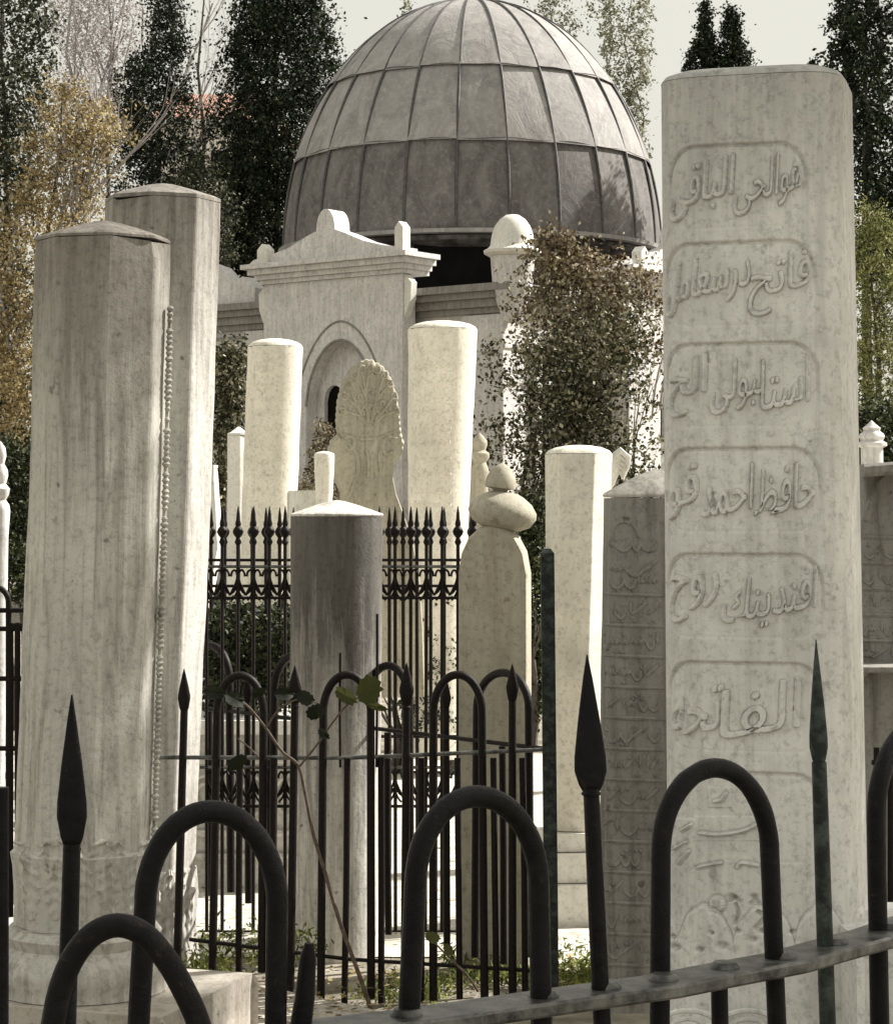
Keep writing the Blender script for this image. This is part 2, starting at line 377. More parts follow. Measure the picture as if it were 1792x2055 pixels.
# drum
DC = B(3.4, 3.75, 0); DR = 2.90
def octring(r, z, n=8, off=0.0): return [(DC.x+r*math.cos(2*math.pi*(k+.5)/n+off), DC.y+r*math.sin(2*math.pi*(k+.5)/n+off), z) for k in range(n)]
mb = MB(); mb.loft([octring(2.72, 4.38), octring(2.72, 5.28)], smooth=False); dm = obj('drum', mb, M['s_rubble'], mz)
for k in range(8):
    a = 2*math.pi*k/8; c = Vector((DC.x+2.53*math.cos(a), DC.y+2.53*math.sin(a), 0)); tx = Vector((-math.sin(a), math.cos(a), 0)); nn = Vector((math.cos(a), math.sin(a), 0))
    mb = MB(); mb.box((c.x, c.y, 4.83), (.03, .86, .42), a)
    if k not in (4, 5, 3): obj('opening_or_shade', mb, M['void'], dm)  # black plates paint the deep shadow between cornice and dome
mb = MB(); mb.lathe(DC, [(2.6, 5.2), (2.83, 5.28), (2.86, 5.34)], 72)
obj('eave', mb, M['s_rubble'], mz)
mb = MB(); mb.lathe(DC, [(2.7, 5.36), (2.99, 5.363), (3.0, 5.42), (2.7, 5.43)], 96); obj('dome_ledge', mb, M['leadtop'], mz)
# dome in lapped lead tiers
DZ, DH = 5.43, 3.92
def dr(z):
    t = max(0, min(1, (z-DZ)/DH)); return DR*math.sqrt(max(0, 1-t*t))
NR = 24; OFF = R(-5-90)
def tier(z0, z1, lift, mat, name='dome_panels', nz=14):
    mb = MB()
    for k in range(NR):
        a0 = OFF+2*math.pi*k/NR; a1 = OFF+2*math.pi*(k+1)/NR; rings = []
        q0 = rnd.uniform(-.015, .015)
        for i in range(nz+1):
            s_ = i/nz; zz = DZ+DH*math.sin(math.asin(min(1, (z0-DZ)/DH))*(1-s_)+math.asin(min(1, (z1-DZ)/DH))*s_)
            r0 = dr(zz)+lift*(1-s_)
            rings.append([(DC.x+(r0-.012*math.sin(math.pi*j/5))*math.cos(a0+(a1-a0)*j/5), DC.y+(r0-.012*math.sin(math.pi*j/5))*math.sin(a0+(a1-a0)*j/5), zz+(q0 if i == 0 else 0)*0+ (q0 if i == 0 and z0 > DZ+.1 else 0)) for j in range(6)])
        mb.loft(rings, cap=False, closed=False)
    return obj(name, mb, mat, mz)
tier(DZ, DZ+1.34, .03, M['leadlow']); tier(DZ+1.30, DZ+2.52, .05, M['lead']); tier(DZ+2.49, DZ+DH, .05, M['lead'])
for k in range(NR):
    a = OFF+2*math.pi*k/NR; pts = []
    for i in range(30):
        ph = math.pi/2*i/29; r0 = DR*math.cos(ph)+.03; pts.append((DC.x+r0*math.cos(a), DC.y+r0*math.sin(a), DZ+DH*math.sin(ph)))
    mb = MB(); mb.tube(pts, .022, 6); obj('rib', mb, M['seam'], mz)
for zz in (DZ+1.32, DZ+2.50):
    mb = MB(); pts = []
    for k in range(144):
        a = 2*math.pi*k/144; pts.append((DC.x+(dr(zz)+.04)*math.cos(a), DC.y+(dr(zz)+.04)*math.sin(a), zz+.012*math.sin(a*17)))
    mb.tube(pts, .006, 6, closed=True); obj('seam', mb, M['seam'], mz)
mb = MB(); mb.lathe((DC.x, DC.y, DZ+DH-.03), [(.22, 0), (.2, .06), (.08, .1), (.07, .3), (.14, .42), (.05, .55), (.03, .9), (.0, 1.0)], 20); obj('finial', mb, M['lead'], mz)
# arcaded portal with a swept pediment
def portal(F, name='portal'):      # F(s, t, z): s to the left along the face, t outwards from the wall
    W = 2.52; z0, z1 = 0, 4.52
    def quad(mb, pts, t0, t1): mb.prism([F(s, t0, z) for s, z in pts], F(0, t1, 0)-F(0, t0, 0))
    T = .5; root = MB()
    c, h, zs, za = 1.10, .62, 2.85, 3.74
    arch = []
    for i in range(25):
        u = -1+2*i/24; arch.append((c+u*h, zs+(za-zs)*(1-abs(u)**2.0)**.62 - 0))
    quad(root, [(0, z0), (c-h, z0), (c-h, z1), (0, z1)], T-.22, T)
    quad(root, [(c+h, z0), (W, z0), (W, z1), (c+h, z1)], T-.22, T)
    for i in range(24):
        (s0, q0), (s1, q1) = arch[i], arch[i+1]; quad(root, [(s0, q0), (s1, q1), (s1, z1), (s0, z1)], T-.22, T)
    p = obj(name, root, M['s_build'], mz)
    # back of the niche with its small round-headed opening
    bk = MB(); c2, h2, zs2, za2 = c+.30, .18, 2.93, 3.14
    quad(bk, [(.02, z0), (c2-h2, z0), (c2-h2, z1-.05), (.02, z1-.05)], T-.30, T-.225)
    quad(bk, [(c2+h2, z0), (W-.02, z0), (W-.02, z1-.05), (c2+h2, z1-.05)], T-.30, T-.225)
    quad(bk, [(c2-h2, z0), (c2+h2, z0), (c2+h2, 2.45), (c2-h2, 2.45)], T-.30, T-.225)
    for i in range(12):
        u0, u1 = -1+i/6, -1+(i+1)/6
        quad(bk, [(c2+u0*h2, zs2+(za2-zs2)*math.sqrt(max(0, 1-u0*u0))), (c2+u1*h2, zs2+(za2-zs2)*math.sqrt(max(0, 1-u1*u1))), (c2+u1*h2, z1-.05), (c2+u0*h2, z1-.05)], T-.30, T-.225)
    n = obj('niche', bk, M['s_build'], mz)
    v = MB(); quad(v, [(c2-.25, 2.35), (c2+.25, 2.35), (c2+.25, 3.25), (c2-.25, 3.25)], T-.34, T-.305); obj('opening_or_shade', v, M['void'], mz)
    # moulded arch line
    am = MB(); pts = []
    for i in range(33):
        u = -1+2*i/32; pts.append(F(c+u*.84, T+.002, 2.7+1.3*(1-abs(u)**1.9)**.66))
    am.tube(pts, .016, 6)
    pts = [F(s_, T+.002, z_) for s_, z_ in arch]; am.tube(pts, .02, 6); obj('arch_moulding', am, M['s_bdark'], mz)
    cm = MB()
    for (q0, q1, pr) in ((4.523, 4.58, .05), (4.583, 4.65, .10), (4.653, 4.73, .17), (4.733, 4.80, .24)):
        quad(cm, [(-pr, q0), (W+pr, q0), (W+pr, q1), (-pr, q1)], -.02, T+pr)
    obj('cornice', cm, M['s_build'], mz)
    pd = [(-.1, 4.803), (-.1, 4.86), (.25, 4.91), (.6, 5.00), (.95, 5.14), (1.1, 5.19)]
    for i in range(13):
        a = math.pi*i/12; pd.append((1.27-.165*math.cos(a), 5.22+.27*math.sin(a)))
    pd += [(1.44, 5.19), (1.6, 5.14), (1.95, 5.00), (2.25, 4.93), (2.62, 4.87), (2.72, 4.803)]
    mbp = MB(); quad(mbp, pd, T-.2, T+.12); obj('pediment', mbp, M['s_build'], mz)
    for s0, s1, zt in ((-.16, -.02, 5.2), (2.3, 2.48, 5.08)):
        q = MB(); quad(q, [(s0, 4.803), (s1, 4.803), (s1, zt-.08), ((s0+s1)/2, zt), (s0, zt-.08)], T+.03, T+.19); obj('acroterion', q, M['s_white'], mz)
    # side corbels
    for s0 in (0, W):
        q = MB(); sg = -1 if s0 == 0 else 1
        pts = [F(s0+sg*.004, T-.15, 4.0), F(s0+sg*.05, T-.15, 4.08), F(s0+sg*.12, T-.15, 4.25), F(s0+sg*.13, T-.15, 4.4), F(s0+sg*.004, T-.15, 4.515)]
        q.prism(pts, F(0, .12, 0)-F(0, 0, 0)); obj('corbel', q, M['s_white'], mz)
# front portal: near right corner at picture x 818
PA = .0; pr0 = 1.66
portal(lambda s, t, z: B(1.33+s, -t, z+(.07 if z > 4.3 else 0)))
portal(lambda s, t, z: B(-t, 4.75-s, z))
# corner turret with onion cap
tc = B(-.14, .0, 0)
mb = MB(); mb.lathe(tc, [(.12, 3.9), (.2, 4.1), (.27, 4.42), (.29, 4.72), (.30, 4.75)], 40)
tt = obj('turret', mb, M['s_build'], mz)
mb = MB(); mb.lathe(tc, [(.31, 4.753), (.375, 4.79), (.385, 4.83), (.33, 4.86), (.295, 4.9), (.285, 4.98), (.27, 5.06), (.235, 5.16), (.17, 5.25), (.09, 5.305), (.0, 5.32)], 40)
obj('turret_cap', mb, M['s_white'], tt)
tc = B(LW-.2, .05, 0)
mb = MB(); mb.lathe(tc, [(.2, 4.4), (.29, 4.72), (.38, 4.79), (.33, 4.86), (.27, 5.06), (.17, 5.25), (.0, 5.32)], 32); obj('turret', mb, M['s_white'], mz)
# low gabled parapet at the left of the portal
mb = MB(); g = [B(4.4+s, -.1, z) for s, z in ((0, 4.41), (.0, 4.62), (.25, 4.8), (.42, 4.72), (.7, 4.97), (1.1, 5.1), (1.5, 4.97), (2.2, 4.6), (2.2, 4.41))]
mb.prism(g, V_*.25); obj('parapet', mb, M['s_build'], mz)
# panels of the front wall, grille window of the sunlit side
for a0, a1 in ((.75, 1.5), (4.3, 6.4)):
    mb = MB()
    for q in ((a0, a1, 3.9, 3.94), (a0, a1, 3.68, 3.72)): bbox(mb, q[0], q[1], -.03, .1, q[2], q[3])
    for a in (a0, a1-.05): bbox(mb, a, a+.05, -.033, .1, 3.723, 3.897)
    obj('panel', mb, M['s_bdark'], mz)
mb = MB(); bbox(mb, -.012, .05, .75, 2.0, 1.6, 3.4); wn = obj('window', mb, M['void'], mz)
mb = MB()
for k in range(9):
    b_ = .8+k*.145; mb.tube([B(-.03, b_, 1.62), B(-.03, b_, 3.38)], .012, 6)
for k in range(9): mb.tube([B(-.05, .77, 1.7+k*.2), B(-.05, 1.98, 1.7+k*.2)], .014, 6)
obj('grille', mb, M['iron2'], wn)
mb = MB()
for q in ((.62, .75, 1.5, 3.5), (2.0, 2.13, 1.5, 3.5)): bbox(mb, -.08, .02, *q)
bbox(mb, -.1, .02, .62, 2.13, 3.503, 3.6); bbox(mb, -.1, .02, .62, 2.13, 1.4, 1.497); obj('frame', mb, M['s_white'], wn)
# ------------------------------------------------------------------ gravestones
def upoly(kind, n=64, rot=0, ratio=1.0, exp=2.0):
    pts = []
    if kind == 'round':
        for k in range(n):
            a = 2*math.pi*k/n; c, s = math.cos(a), math.sin(a)
            pts.append((abs(c)**(2/exp)*(1 if c >= 0 else -1), ratio*abs(s)**(2/exp)*(1 if s >= 0 else -1)))
    else:
        m = int(kind); bev = .05
        cs = [(math.cos(2*math.pi*(k+.5)/m), ratio*math.sin(2*math.pi*(k+.5)/m)) for k in range(m)]
        for k in range(m):
            p, q, r_ = Vector(cs[k-1]), Vector(cs[k]), Vector(cs[(k+1) % m])
            pts += [tuple(q+(p-q)*bev), tuple(q+(p-q)*bev*.3+(r_-q)*bev*.3), tuple(q+(r_-q)*bev)]
    cr, sr = math.cos(rot), math.sin(rot)
    pts = [(x*cr-y*sr, x*sr+y*cr) for x, y in pts]
    mxx = max(abs(p[0]) for p in pts)
    return [(x/mxx, y/mxx) for x, y in pts]
def rows_px(rows, D):
    out = []
    for y, xl, xr in rows:
        c = P((xl+xr)/2, y, D); out.append((c, (xr-xl)/2*S(D)))
    return out
def ringat(c, h, poly, yscale=None): return [(c.x+px*h, c.y+py*(h if yscale is None else yscale), c.z) for px, py in poly]
STONES = {}
def worn(rings, amp=.0022, chip=.006, top=True, seed=0.0):      # hand-cut unevenness and chipped arrises
    zt = rings[-1][0][2] if top else 9e9; out = []
    for ring in rings:
        c = sum((Vector(p) for p in ring), Vector())/len(ring); nr = []
        for p in ring:
            v = Vector(p); d = (v-c); d.z = 0; L = d.length or 1e-6; d /= L
            q = noise.noise(v*5+Vector((seed, 0, 0)))*amp+noise.noise(v*19+Vector((0, seed, 0)))*amp*.6
            e = max(0, 1-abs(zt-v.z)/.03); n2 = noise.noise(v*34+Vector((seed, 3, 0)))
            q -= chip*e*max(0, n2-.12)*3
            w_ = v+d*q; w_.z -= e*max(0, n2-.15)*.012 if top else 0
            nr.append(tuple(w_))
        out.append(nr)
    return out
def stone(key, name, label, D, rows, poly, mat, cap=(), parts=True, group='carved marble headstones standing in the graveyard', seg=14, base=None, capmat=None, capname='cap'):
    rp = rows_px(rows, D)
    z0 = min(0, rp[-1][0].z); b = rp[-1][0]
    t = thing(name, (b.x, b.y, 0), label, 'gravestone', group)
    mb = MB(); rings = []
    for i in range(len(rp)-1):
        for k in range(seg):
            s_ = k/seg; rings.append(ringat(rp[i][0].lerp(rp[i+1][0], s_), rp[i][1]*(1-s_)+rp[i+1][1]*s_, poly))
    rings.append(ringat(rp[-1][0], rp[-1][1], poly)); rings = rings[::-1]
    rings = worn(rings, seed=D*3.1+rp[0][0].x, amp=.0022 if D < 8 else .004)
    shp = 38 if len(poly) > 40 or len(poly) == 48 else 9
    mb.loft(rings); sh = obj('shaft', mb, mat, t, sharp=shp)
    c, h = rp[0]
    if cap:
        mb = MB(); rr = [ringat(c+Vector((0, 0, dz+.0015)), h*k, poly) for dz, k in cap]
        rr = worn(rr, .0015, 0, False, D); mb.loft(rr); obj(capname, mb, capmat or mat, t)
    STONES[key] = (t, sh, mb); 
    bm = MB(); bm.loft(rings)
    STONES[key] = (t, BVHTree.FromPolygons([Vector(v) for v in bm.v], bm.f), mat)
    return t
def onto(key, x, y, lift=.0):
    bv = STONES[key][1]; o = Vector((0, 0, EYE)); d = (P(x, y, 1.0)-o).normalized()
    loc, nrm, idx, dist = bv.ray_cast(o, d)
    if loc is None: return None
    if nrm.dot(d) > 0: nrm = -nrm
    return loc+nrm*lift
def relief(key, strokes, r, name='inscription', mat=None, n=6, lift=0.0):
    t, bv, m = STONES[key]; mb = MB()
    for st in strokes:
        pts = [onto(key, x, y, lift) for x, y in st]; pts = [p for p in pts if p is not None]
        if len(pts) < 2: continue
        k = len(pts); rr = [r*(.45+.75*math.sin(math.pi*(.1+.8*i/(k-1)))) if k > 2 else r*1.3 for i in range(k)]
        mb.tube(pts, rr, n)
    if mb.v: obj(name, mb, mat or m, t)
def curve(p, n=8):        # smooth a short list of picture points
    out = []
    for i in range(len(p)-1):
        a, b, c, d = p[max(i-1, 0)], p[i], p[i+1], p[min(i+2, len(p)-1)]
        for k in range(n):
            t = k/n
            out.append(tuple(.5*((2*b[j])+(-a[j]+c[j])*t+(2*a[j]-5*b[j]+4*c[j]-d[j])*t*t+(-a[j]+3*b[j]-3*c[j]+d[j])*t**3) for j in (0, 1)))
    return out+[p[-1]]
def scallop(outl, amp=3.2, per=13.0):
    out = []; acc = 0
    for i in range(len(outl)):
        a = Vector(outl[i]); b = Vector(outl[(i+1) % len(outl)]); L = (b-a).length; d = (b-a)/max(L, 1e-6); nn_ = Vector((d.y, -d.x)); m = max(1, int(L/2.6))
        for k in range(m):
            p = a+d*L*k/m; on = p.y < 900 and i < len(outl)-1
            p2 = p+nn_*(amp*abs(math.sin(math.pi*(acc+L*k/m)/per))-amp*.5 if on else 0); out.append((p2.x, p2.y))
        acc += L
    return out
def script(x0, x1, y0, y1, rg, slant=0.0, dens=1.0):      # a line of worn flowing Ottoman lettering, written right to left
    out = []; H = y1-y0; x = x1; bl = y0+H*.62
    def q(xx, yy): return (xx, yy+slant*(xx-x0))
    while x > x0+H*.15:
        k = rg.random(); wd = H*rg.uniform(.3, .75); xa = max(x0, x-wd)
        if k < .32:   # bowl
            out.append(curve([q(x, bl-H*.15), q(x-.1*wd, bl+H*.12), q((x+xa)/2, bl+H*.28), q(xa+.05*wd, bl+H*.08), q(xa, bl-H*.12)], 4))
        elif k < .62:  # toothed run
            pts = [q(x, bl)]; m = 3
            for i in range(m):
                f = (i+.5)/m; pts += [q(x-(x-xa)*f, bl-H*rg.uniform(.12, .25)), q(x-(x-xa)*(i+1)/m, bl+H*.02)]
            out.append(curve(pts, 3))
        elif k < .82:  # long sweep
            out.append(curve([q(x, bl-H*.45), q(x-.5*wd, bl-H*.2), q(xa, bl+H*.05), q(xa-.2*wd, bl+H*.05)], 4))
        else:
            out.append([q(x-.2*wd, bl-H*.5), q(x-.25*wd, bl-H*.2), q(x-.2*wd, bl+.05*H)]); wd *= .6; xa = x-wd
        for j in range(rg.randint(0, 2)):
            dx = rg.uniform(0, wd); dy = rg.choice((-.42, -.3, .38))*H
            out.append([q(x-dx, bl+dy), q(x-dx-H*.06, bl+dy+H*.06)])
        x = xa-H*.05/dens
    return [[(min(max(px, x0), x1), min(max(py, y0-2), y1+2)) for px, py in s] for s in out]

DOM = lambda h, k=5: [(0, 1.0)]+[(h*math.sin(math.pi/2*i/k), math.cos(math.pi/2*i/k)*.985+.001) for i in range(1, k+1)]
def cone(h, c=.12): return [(0, 1), (.012, 1.0), (h*.35, .72), (h*.75, .33), (h*.97, .08), (h, .01)]

# lettering: joined Arabic forms, sloped like nastaliq, turned into a height map on the stone
AR = {'ا': (0xFE8D, 0xFE8E), 'ب': (0xFE8F,)*1+(0xFE90, 0xFE91, 0xFE92), 'ت': (0xFE95, 0xFE96, 0xFE97, 0xFE98), 'ح': (0xFEA1, 0xFEA2, 0xFEA3, 0xFEA4), 'د': (0xFEA9, 0xFEAA), 'ر': (0xFEAD, 0xFEAE),
      'س': (0xFEB1, 0xFEB2, 0xFEB3, 0xFEB4), 'ظ': (0xFEC5, 0xFEC6, 0xFEC7, 0xFEC8), 'ع': (0xFEC9, 0xFECA, 0xFECB, 0xFECC), 'ف': (0xFED1, 0xFED2, 0xFED3, 0xFED4), 'ق': (0xFED5, 0xFED6, 0xFED7, 0xFED8),
      'ک': (0xFED9, 0xFEDA, 0xFEDB, 0xFEDC), 'ل': (0xFEDD, 0xFEDE, 0xFEDF, 0xFEE0), 'م': (0xFEE1, 0xFEE2, 0xFEE3, 0xFEE4), 'ن': (0xFEE5, 0xFEE6, 0xFEE7, 0xFEE8), 'ه': (0xFEE9, 0xFEEA, 0xFEEB, 0xFEEC),
      'و': (0xFEED, 0xFEEE), 'ی': (0xFEEF, 0xFEF0, 0xFEF3, 0xFEF4)}
def shape(word):
    out = []
    for i, c in enumerate(word):
        pj = i > 0 and len(AR[word[i-1]]) == 4; nj = i < len(word)-1 and len(AR[c]) == 4
        k = (3 if nj else 1) if pj else (2 if nj else 0)
        out.append(chr(AR[c][k]))
    return ''.join(out[::-1])
def word_tris(word, off=.0):
    cu = bpy.data.curves.new('lettering', 'FONT'); cu.body = shape(word); cu.offset = off; cu.resolution_u = 4
    o = bpy.data.objects.new('lettering', cu); col.objects.link(o)
    dg = bpy.context.evaluated_depsgraph_get(); me = o.evaluated_get(dg).to_mesh(); me.calc_loop_triangles()
    v = np.array([(p.co.x, p.co.y) for p in me.vertices]); t = np.array([tuple(q.vertices) for q in me.loop_triangles])
    o.evaluated_get(dg).to_mesh_clear(); bpy.data.objects.remove(o); bpy.data.curves.remove(cu)
    return v, t
LINES = [[('هوالحی', .02, .50, 0), ('الباقی', .52, .99, 0)], [('فاتح', .02, .42, .0), ('درسعامل', .42, .99, -.02)], [('استا', .04, .36, .02), ('نبولی', .34, .66, -.02), ('الح', .70, .97, 0)],
         [('حافظ', .02, .40, 0), ('احمد', .42, .72, 0), ('قو', .76, .97, -.02)], [('افندینک', .03, .60, 0), ('روح', .64, .97, -.02)], [('الفا', .14, .62, 0), ('تحه', .62, .97, -.04)]]
def carve_text(h, sarc, ZZ):
    res = .0005
    for (zc, hh, hw), words in zip(PANEL, LINES):
        W_, H_ = int(2*hw/res), int(2*hh/res); m = np.zeros((H_, W_), np.float32)
        for wd, f0, f1, dy in words:
            v, t = word_tris(wd)
            x0, x1 = v[:, 0].min(), v[:, 0].max(); v = v.copy()
            v[:, 0] = (v[:, 0]-x0)/(x1-x0); sl = .34*(f1-f0); v[:, 1] = v[:, 1]*1.0
            y0, y1 = v[:, 1].min(), v[:, 1].max(); v[:, 1] = (v[:, 1]-y0)/(y1-y0)*min(.70, .30+.36*(y1-y0)/1.0)
            v[:, 1] += sl*(v[:, 0]-.5)*1.1; v[:, 0] += .10*(v[:, 1]-.35)           # lean and rising stroke
            cy = (v[:, 1].min()+v[:, 1].max())/2; v[:, 1] += .5-cy+dy
            X = (1-f1+v[:, 0]*(f1-f0))*(W_-30)+15; Y = v[:, 1]*(H_)
            for a, b, c in t:
                xa, ya, xb, yb, xc, yc = X[a], Y[a], X[b], Y[b], X[c], Y[c]
                u0, u1 = int(max(0, min(xa, xb, xc))), int(min(W_-1, max(xa, xb, xc)))+1; w0, w1 = int(max(0, min(ya, yb, yc))), int(min(H_-1, max(ya, yb, yc)))+1
                if u1 <= u0 or w1 <= w0: continue
                gx, gy = np.meshgrid(np.arange(u0, u1)+.5, np.arange(w0, w1)+.5); den = (yb-yc)*(xa-xc)+(xc-xb)*(ya-yc)
                if abs(den) < 1e-9: continue
                l1 = ((yb-yc)*(gx-xc)+(xc-xb)*(gy-yc))/den; l2 = ((yc-ya)*(gx-xc)+(xa-xc)*(gy-yc))/den
                s_ = m[w0:w1, u0:u1]; s_[(l1 >= -.02) & (l2 >= -.02) & (1-l1-l2 >= -.02)] = 1
        def blur(a, r_):
            k = np.exp(-np.linspace(-2, 2, 2*r_+1)**2); k /= k.sum()
            a = np.apply_along_axis(lambda q: np.convolve(q, k, 'same'), 0, a); return np.apply_along_axis(lambda q: np.convolve(q, k, 'same'), 1, a)
        hi = blur(m, 1); lo = blur(m, 8)
        fx_ = (sarc+hw)/(2*hw)*W_; fy_ = (ZZ-(zc-hh))/(2*hh)*H_
        ok = (fx_ > 1) & (fx_ < W_-2) & (fy_ > 1) & (fy_ < H_-2) & (np.abs(sarc) < hw)
        xi, yi = fx_[ok], fy_[ok]; x0, y0 = xi.astype(int), yi.astype(int); ax, ay = xi-x0, yi-y0
        smp = lambda a: a[y0, x0]*(1-ax)*(1-ay)+a[y0, x0+1]*ax*(1-ay)+a[y0+1, x0]*(1-ax)*ay+a[y0+1, x0+1]*ax*ay
        A_, B_ = smp(hi), smp(lo)
        h[ok] += .0085*np.clip(A_*1.3-.1, 0, 1)-.0095*B_*(1-A_)
# big pale stone at the right, lettered panels cut into its turned face
D11 = 4.6
PANEL = []
def build_big():
    c0, c1 = P(1520, 184, D11), P(1546, 2075, D11); r0, r1 = 202*S(D11), 207*S(D11)
    t = thing('tall_gravestone', (c1.x, c1.y, 0), 'tallest pale gravestone at the right, round shaft with rows of rounded lettered panels', 'gravestone', 'carved marble headstones standing in the graveyard')
    NA, NZ = 560, 1500
    ang = np.concatenate([np.linspace(R(-205), R(-40), NA), np.linspace(R(-40), R(155), 60)[1:-1]])
    zz = np.linspace(c1.z, c0.z, NZ); s_ = (zz-c1.z)/(c0.z-c1.z)
    cx = c1.x+(c0.x-c1.x)*s_; rr = r1+(r0-r1)*s_
    A, ZZ = np.meshgrid(ang, zz)
    ne = 4.6; ka = R(-105)
    fx = lambda a: 1/(np.abs(np.cos(a-ka))**ne+np.abs(np.sin(a-ka))**ne)**(1/ne)
    tt0 = np.linspace(0, 6.283, 720); nrm_ = np.abs(fx(tt0)*np.cos(tt0)).max()
    Rr = np.repeat(rr[:, None], len(ang), 1)*fx(A)/nrm_; CXx = np.repeat(cx[:, None], len(ang), 1)
    # picture place of every grid point on the visible side
    X = CXx+Rr*np.cos(A); Y = D11+Rr*np.sin(A); ZL = ZZ-EYE
    fy = Y*ct+ZL*st_; uy = -Y*st_+ZL*ct
    px = CX+FPX*X/fy; py = PY0-FPX*uy/fy
    vis = np.sin(A) < .35
    h = np.zeros_like(X)
    # panels in surface coordinates: angle (as arc length) and height
    AC = R(-112); sarc = (A-AC)*Rr
    tops = [285, 482, 686, 898, 1112, 1331, 1552]
    for i, ty in enumerate(tops):
        hw = [.150, .166, .170, .172, .174, .172, .168][i]
        zt = Z(ty+2, D11-r0*.95); zb = Z(ty+ (168 if i < 5 else 178), D11-r0*.95)
        hh = (zt-zb)/2; zc = (zt+zb)/2; rad = hh*.78
        qx = np.abs(sarc)-hw+rad; qz = np.abs(ZZ-zc)-hh+rad
        sd = np.minimum(np.maximum(qx, qz), 0)+np.hypot(np.maximum(qx, 0), np.maximum(qz, 0))-rad
        up = np.clip((ZZ-zc+hh*.6)/(hh*1.1), 0, 1)      # crisp at the top, worn away at the foot
        h += -.0042*np.clip(-sd/.004+.2, 0, 1)*np.clip(1-(zt-ZZ)/(2*hh), 0, 1)**.6
        PANEL.append((zc, hh, hw))
        h += -.0085*np.exp(-(sd/.0030)**2)*(.12+.88*up)
    T1 = lambda p: (1315.4+p[0]*.2109, 263.1+p[1]*.2109)
    T2 = lambda p: (1315.4+p[0]*.2109, 665.4+p[1]*.2109)
    T3 = lambda p: (1315.4+p[0]*.2109, 1083.3+p[1]*.2109)
    T4 = lambda p: (1315.4+p[0]*.4650, 1508.8+p[1]*.4650)
    ST = []
    def s(T, w_, *pp): ST.append((w_, [T(p) for p in curve(list(pp), 5)]))
    s(T4, 2.2, (190, 350), (270, 358), (380, 340), (450, 305)); s(T4, 2.2, (250, 215), (280, 208), (300, 180)); s(T4, 2.2, (110, 340), (150, 315)); s(T4, 2.2, (80, 420), (130, 390)); s(T4, 2.2, (100, 480), (140, 430)); s(T4, 2.2, (180, 500), (220, 490), (280, 480)); s(T4, 2.2, (350, 500), (370, 480), (440, 490))
    # acanthus feet: deep cut holes and scrolls
    s(T4, 9, (320, 640), (340, 630), (360, 645)); s(T4, 5, (345, 660), (355, 700), (340, 740)); s(T4, 9, (410, 655), (430, 640), (445, 655)); s(T4, 5, (440, 690), (470, 710), (430, 760))
    for w_, st in ST:
        if len(st) < 2 or (st[0][1] < 700 and w_ == 1): continue
        a = np.array(st); lo = a.min(0)-12; hi = a.max(0)+12
        m = vis & (px > lo[0]) & (px < hi[0]) & (py > lo[1]) & (py < hi[1])
        if not m.any(): continue
        q = np.stack([px[m], py[m]], 1); dmin = np.full(len(q), 1e9)
        for i in range(len(a)-1):
            ab = a[i+1]-a[i]; L2 = (ab**2).sum()+1e-9; tt_ = np.clip(((q-a[i])@ab)/L2, 0, 1)
            dmin = np.minimum(dmin, np.hypot(*(q-a[i]-tt_[:, None]*ab).T))
        wpx = w_*.55 if w_ > 5 else w_
        if st[0][1] > 1770: h[m] -= .010*np.clip(1.4-dmin/(wpx*.8), 0, 1)
        else: h[m] = np.maximum(h[m], h[m]*.3+.0075*np.clip(1.5-dmin/wpx, 0, 1)**.7)-.0035*np.exp(-((dmin-wpx*1.9)/2.0)**2)
    carve_text(h, sarc, ZZ)
    # rosette and swelling leaf collar at the foot
    for (rx, ry, ro) in ((1438, 1815, 18),):
        dd = np.hypot(px-rx, py-ry); an = np.arctan2(py-ry, px-rx)
        h += np.where(vis & (dd < ro+6), .005*np.clip((ro-dd)/5, 0, 1)*(.4+.6*np.cos(an*7)**2)-.005*np.exp(-((dd-ro)/3)**2), 0)
    hz = np.clip((1925-py)/60, 0, 1); lobe = np.abs(np.sin(sarc*26+.6))
    edge = 1900-78*lobe**.55-6*np.abs(np.sin(sarc*95))
    rib_ = np.abs(np.sin(sarc*13+.3))
    h += np.where(vis, .005*np.clip((py-edge)/7, 0, 1)*(.6+.4*np.abs(np.cos(sarc*60)))-.004*np.exp(-((py-edge+3)/3.5)**2), 0)
    for hx, hy, hr in ((1352, 1880, 6), (1358, 1902, 8), (1428, 1872, 5), (1450, 1898, 9), (1480, 1868, 6), (1512, 1885, 7), (1530, 1868, 6), (1405, 1905, 6), (1468, 1800, 7), (1512, 1800, 7), (1560, 1895, 7), (1590, 1870, 6)):
        h += np.where(vis, -.014*np.exp(-(((px-hx)/hr)**2+((py-hy)/(hr*.7))**2)), 0)
    nn = np.array([[noise.noise(Vector((a_*3, z_*3, 0))) for a_ in np.linspace(0, 4, 40)] for z_ in np.linspace(0, 6, 60)])
    h += .0012*nn[np.minimum((np.arange(NZ)*60//NZ), 59)][:, np.minimum(np.arange(len(ang))*40//len(ang), 39)]*0
    X = CXx+(Rr+h)*np.cos(A); Y = D11+(Rr+h)*np.sin(A)
    n = len(ang); Vv = np.stack([X, Y, ZZ], 2).reshape(-1, 3)
    i, j = np.meshgrid(np.arange(NZ-1), np.arange(n), indexing='ij'); jn = (j+1) % n
    F = np.stack([i*n+j, i*n+jn, (i+1)*n+jn, (i+1)*n+j], 2).reshape(-1, 4)
    obj('shaft', (Vv, F, True), M['s_big'], t, auto=False)
    mb = MB(); k = 6
    aa = np.linspace(0, 2*math.pi, 120, endpoint=False); poly = [(float(fx(a)*math.cos(a)/nrm_), float(fx(a)*math.sin(a)/nrm_)) for a in aa]; c = Vector((c0.x, D11, c0.z))
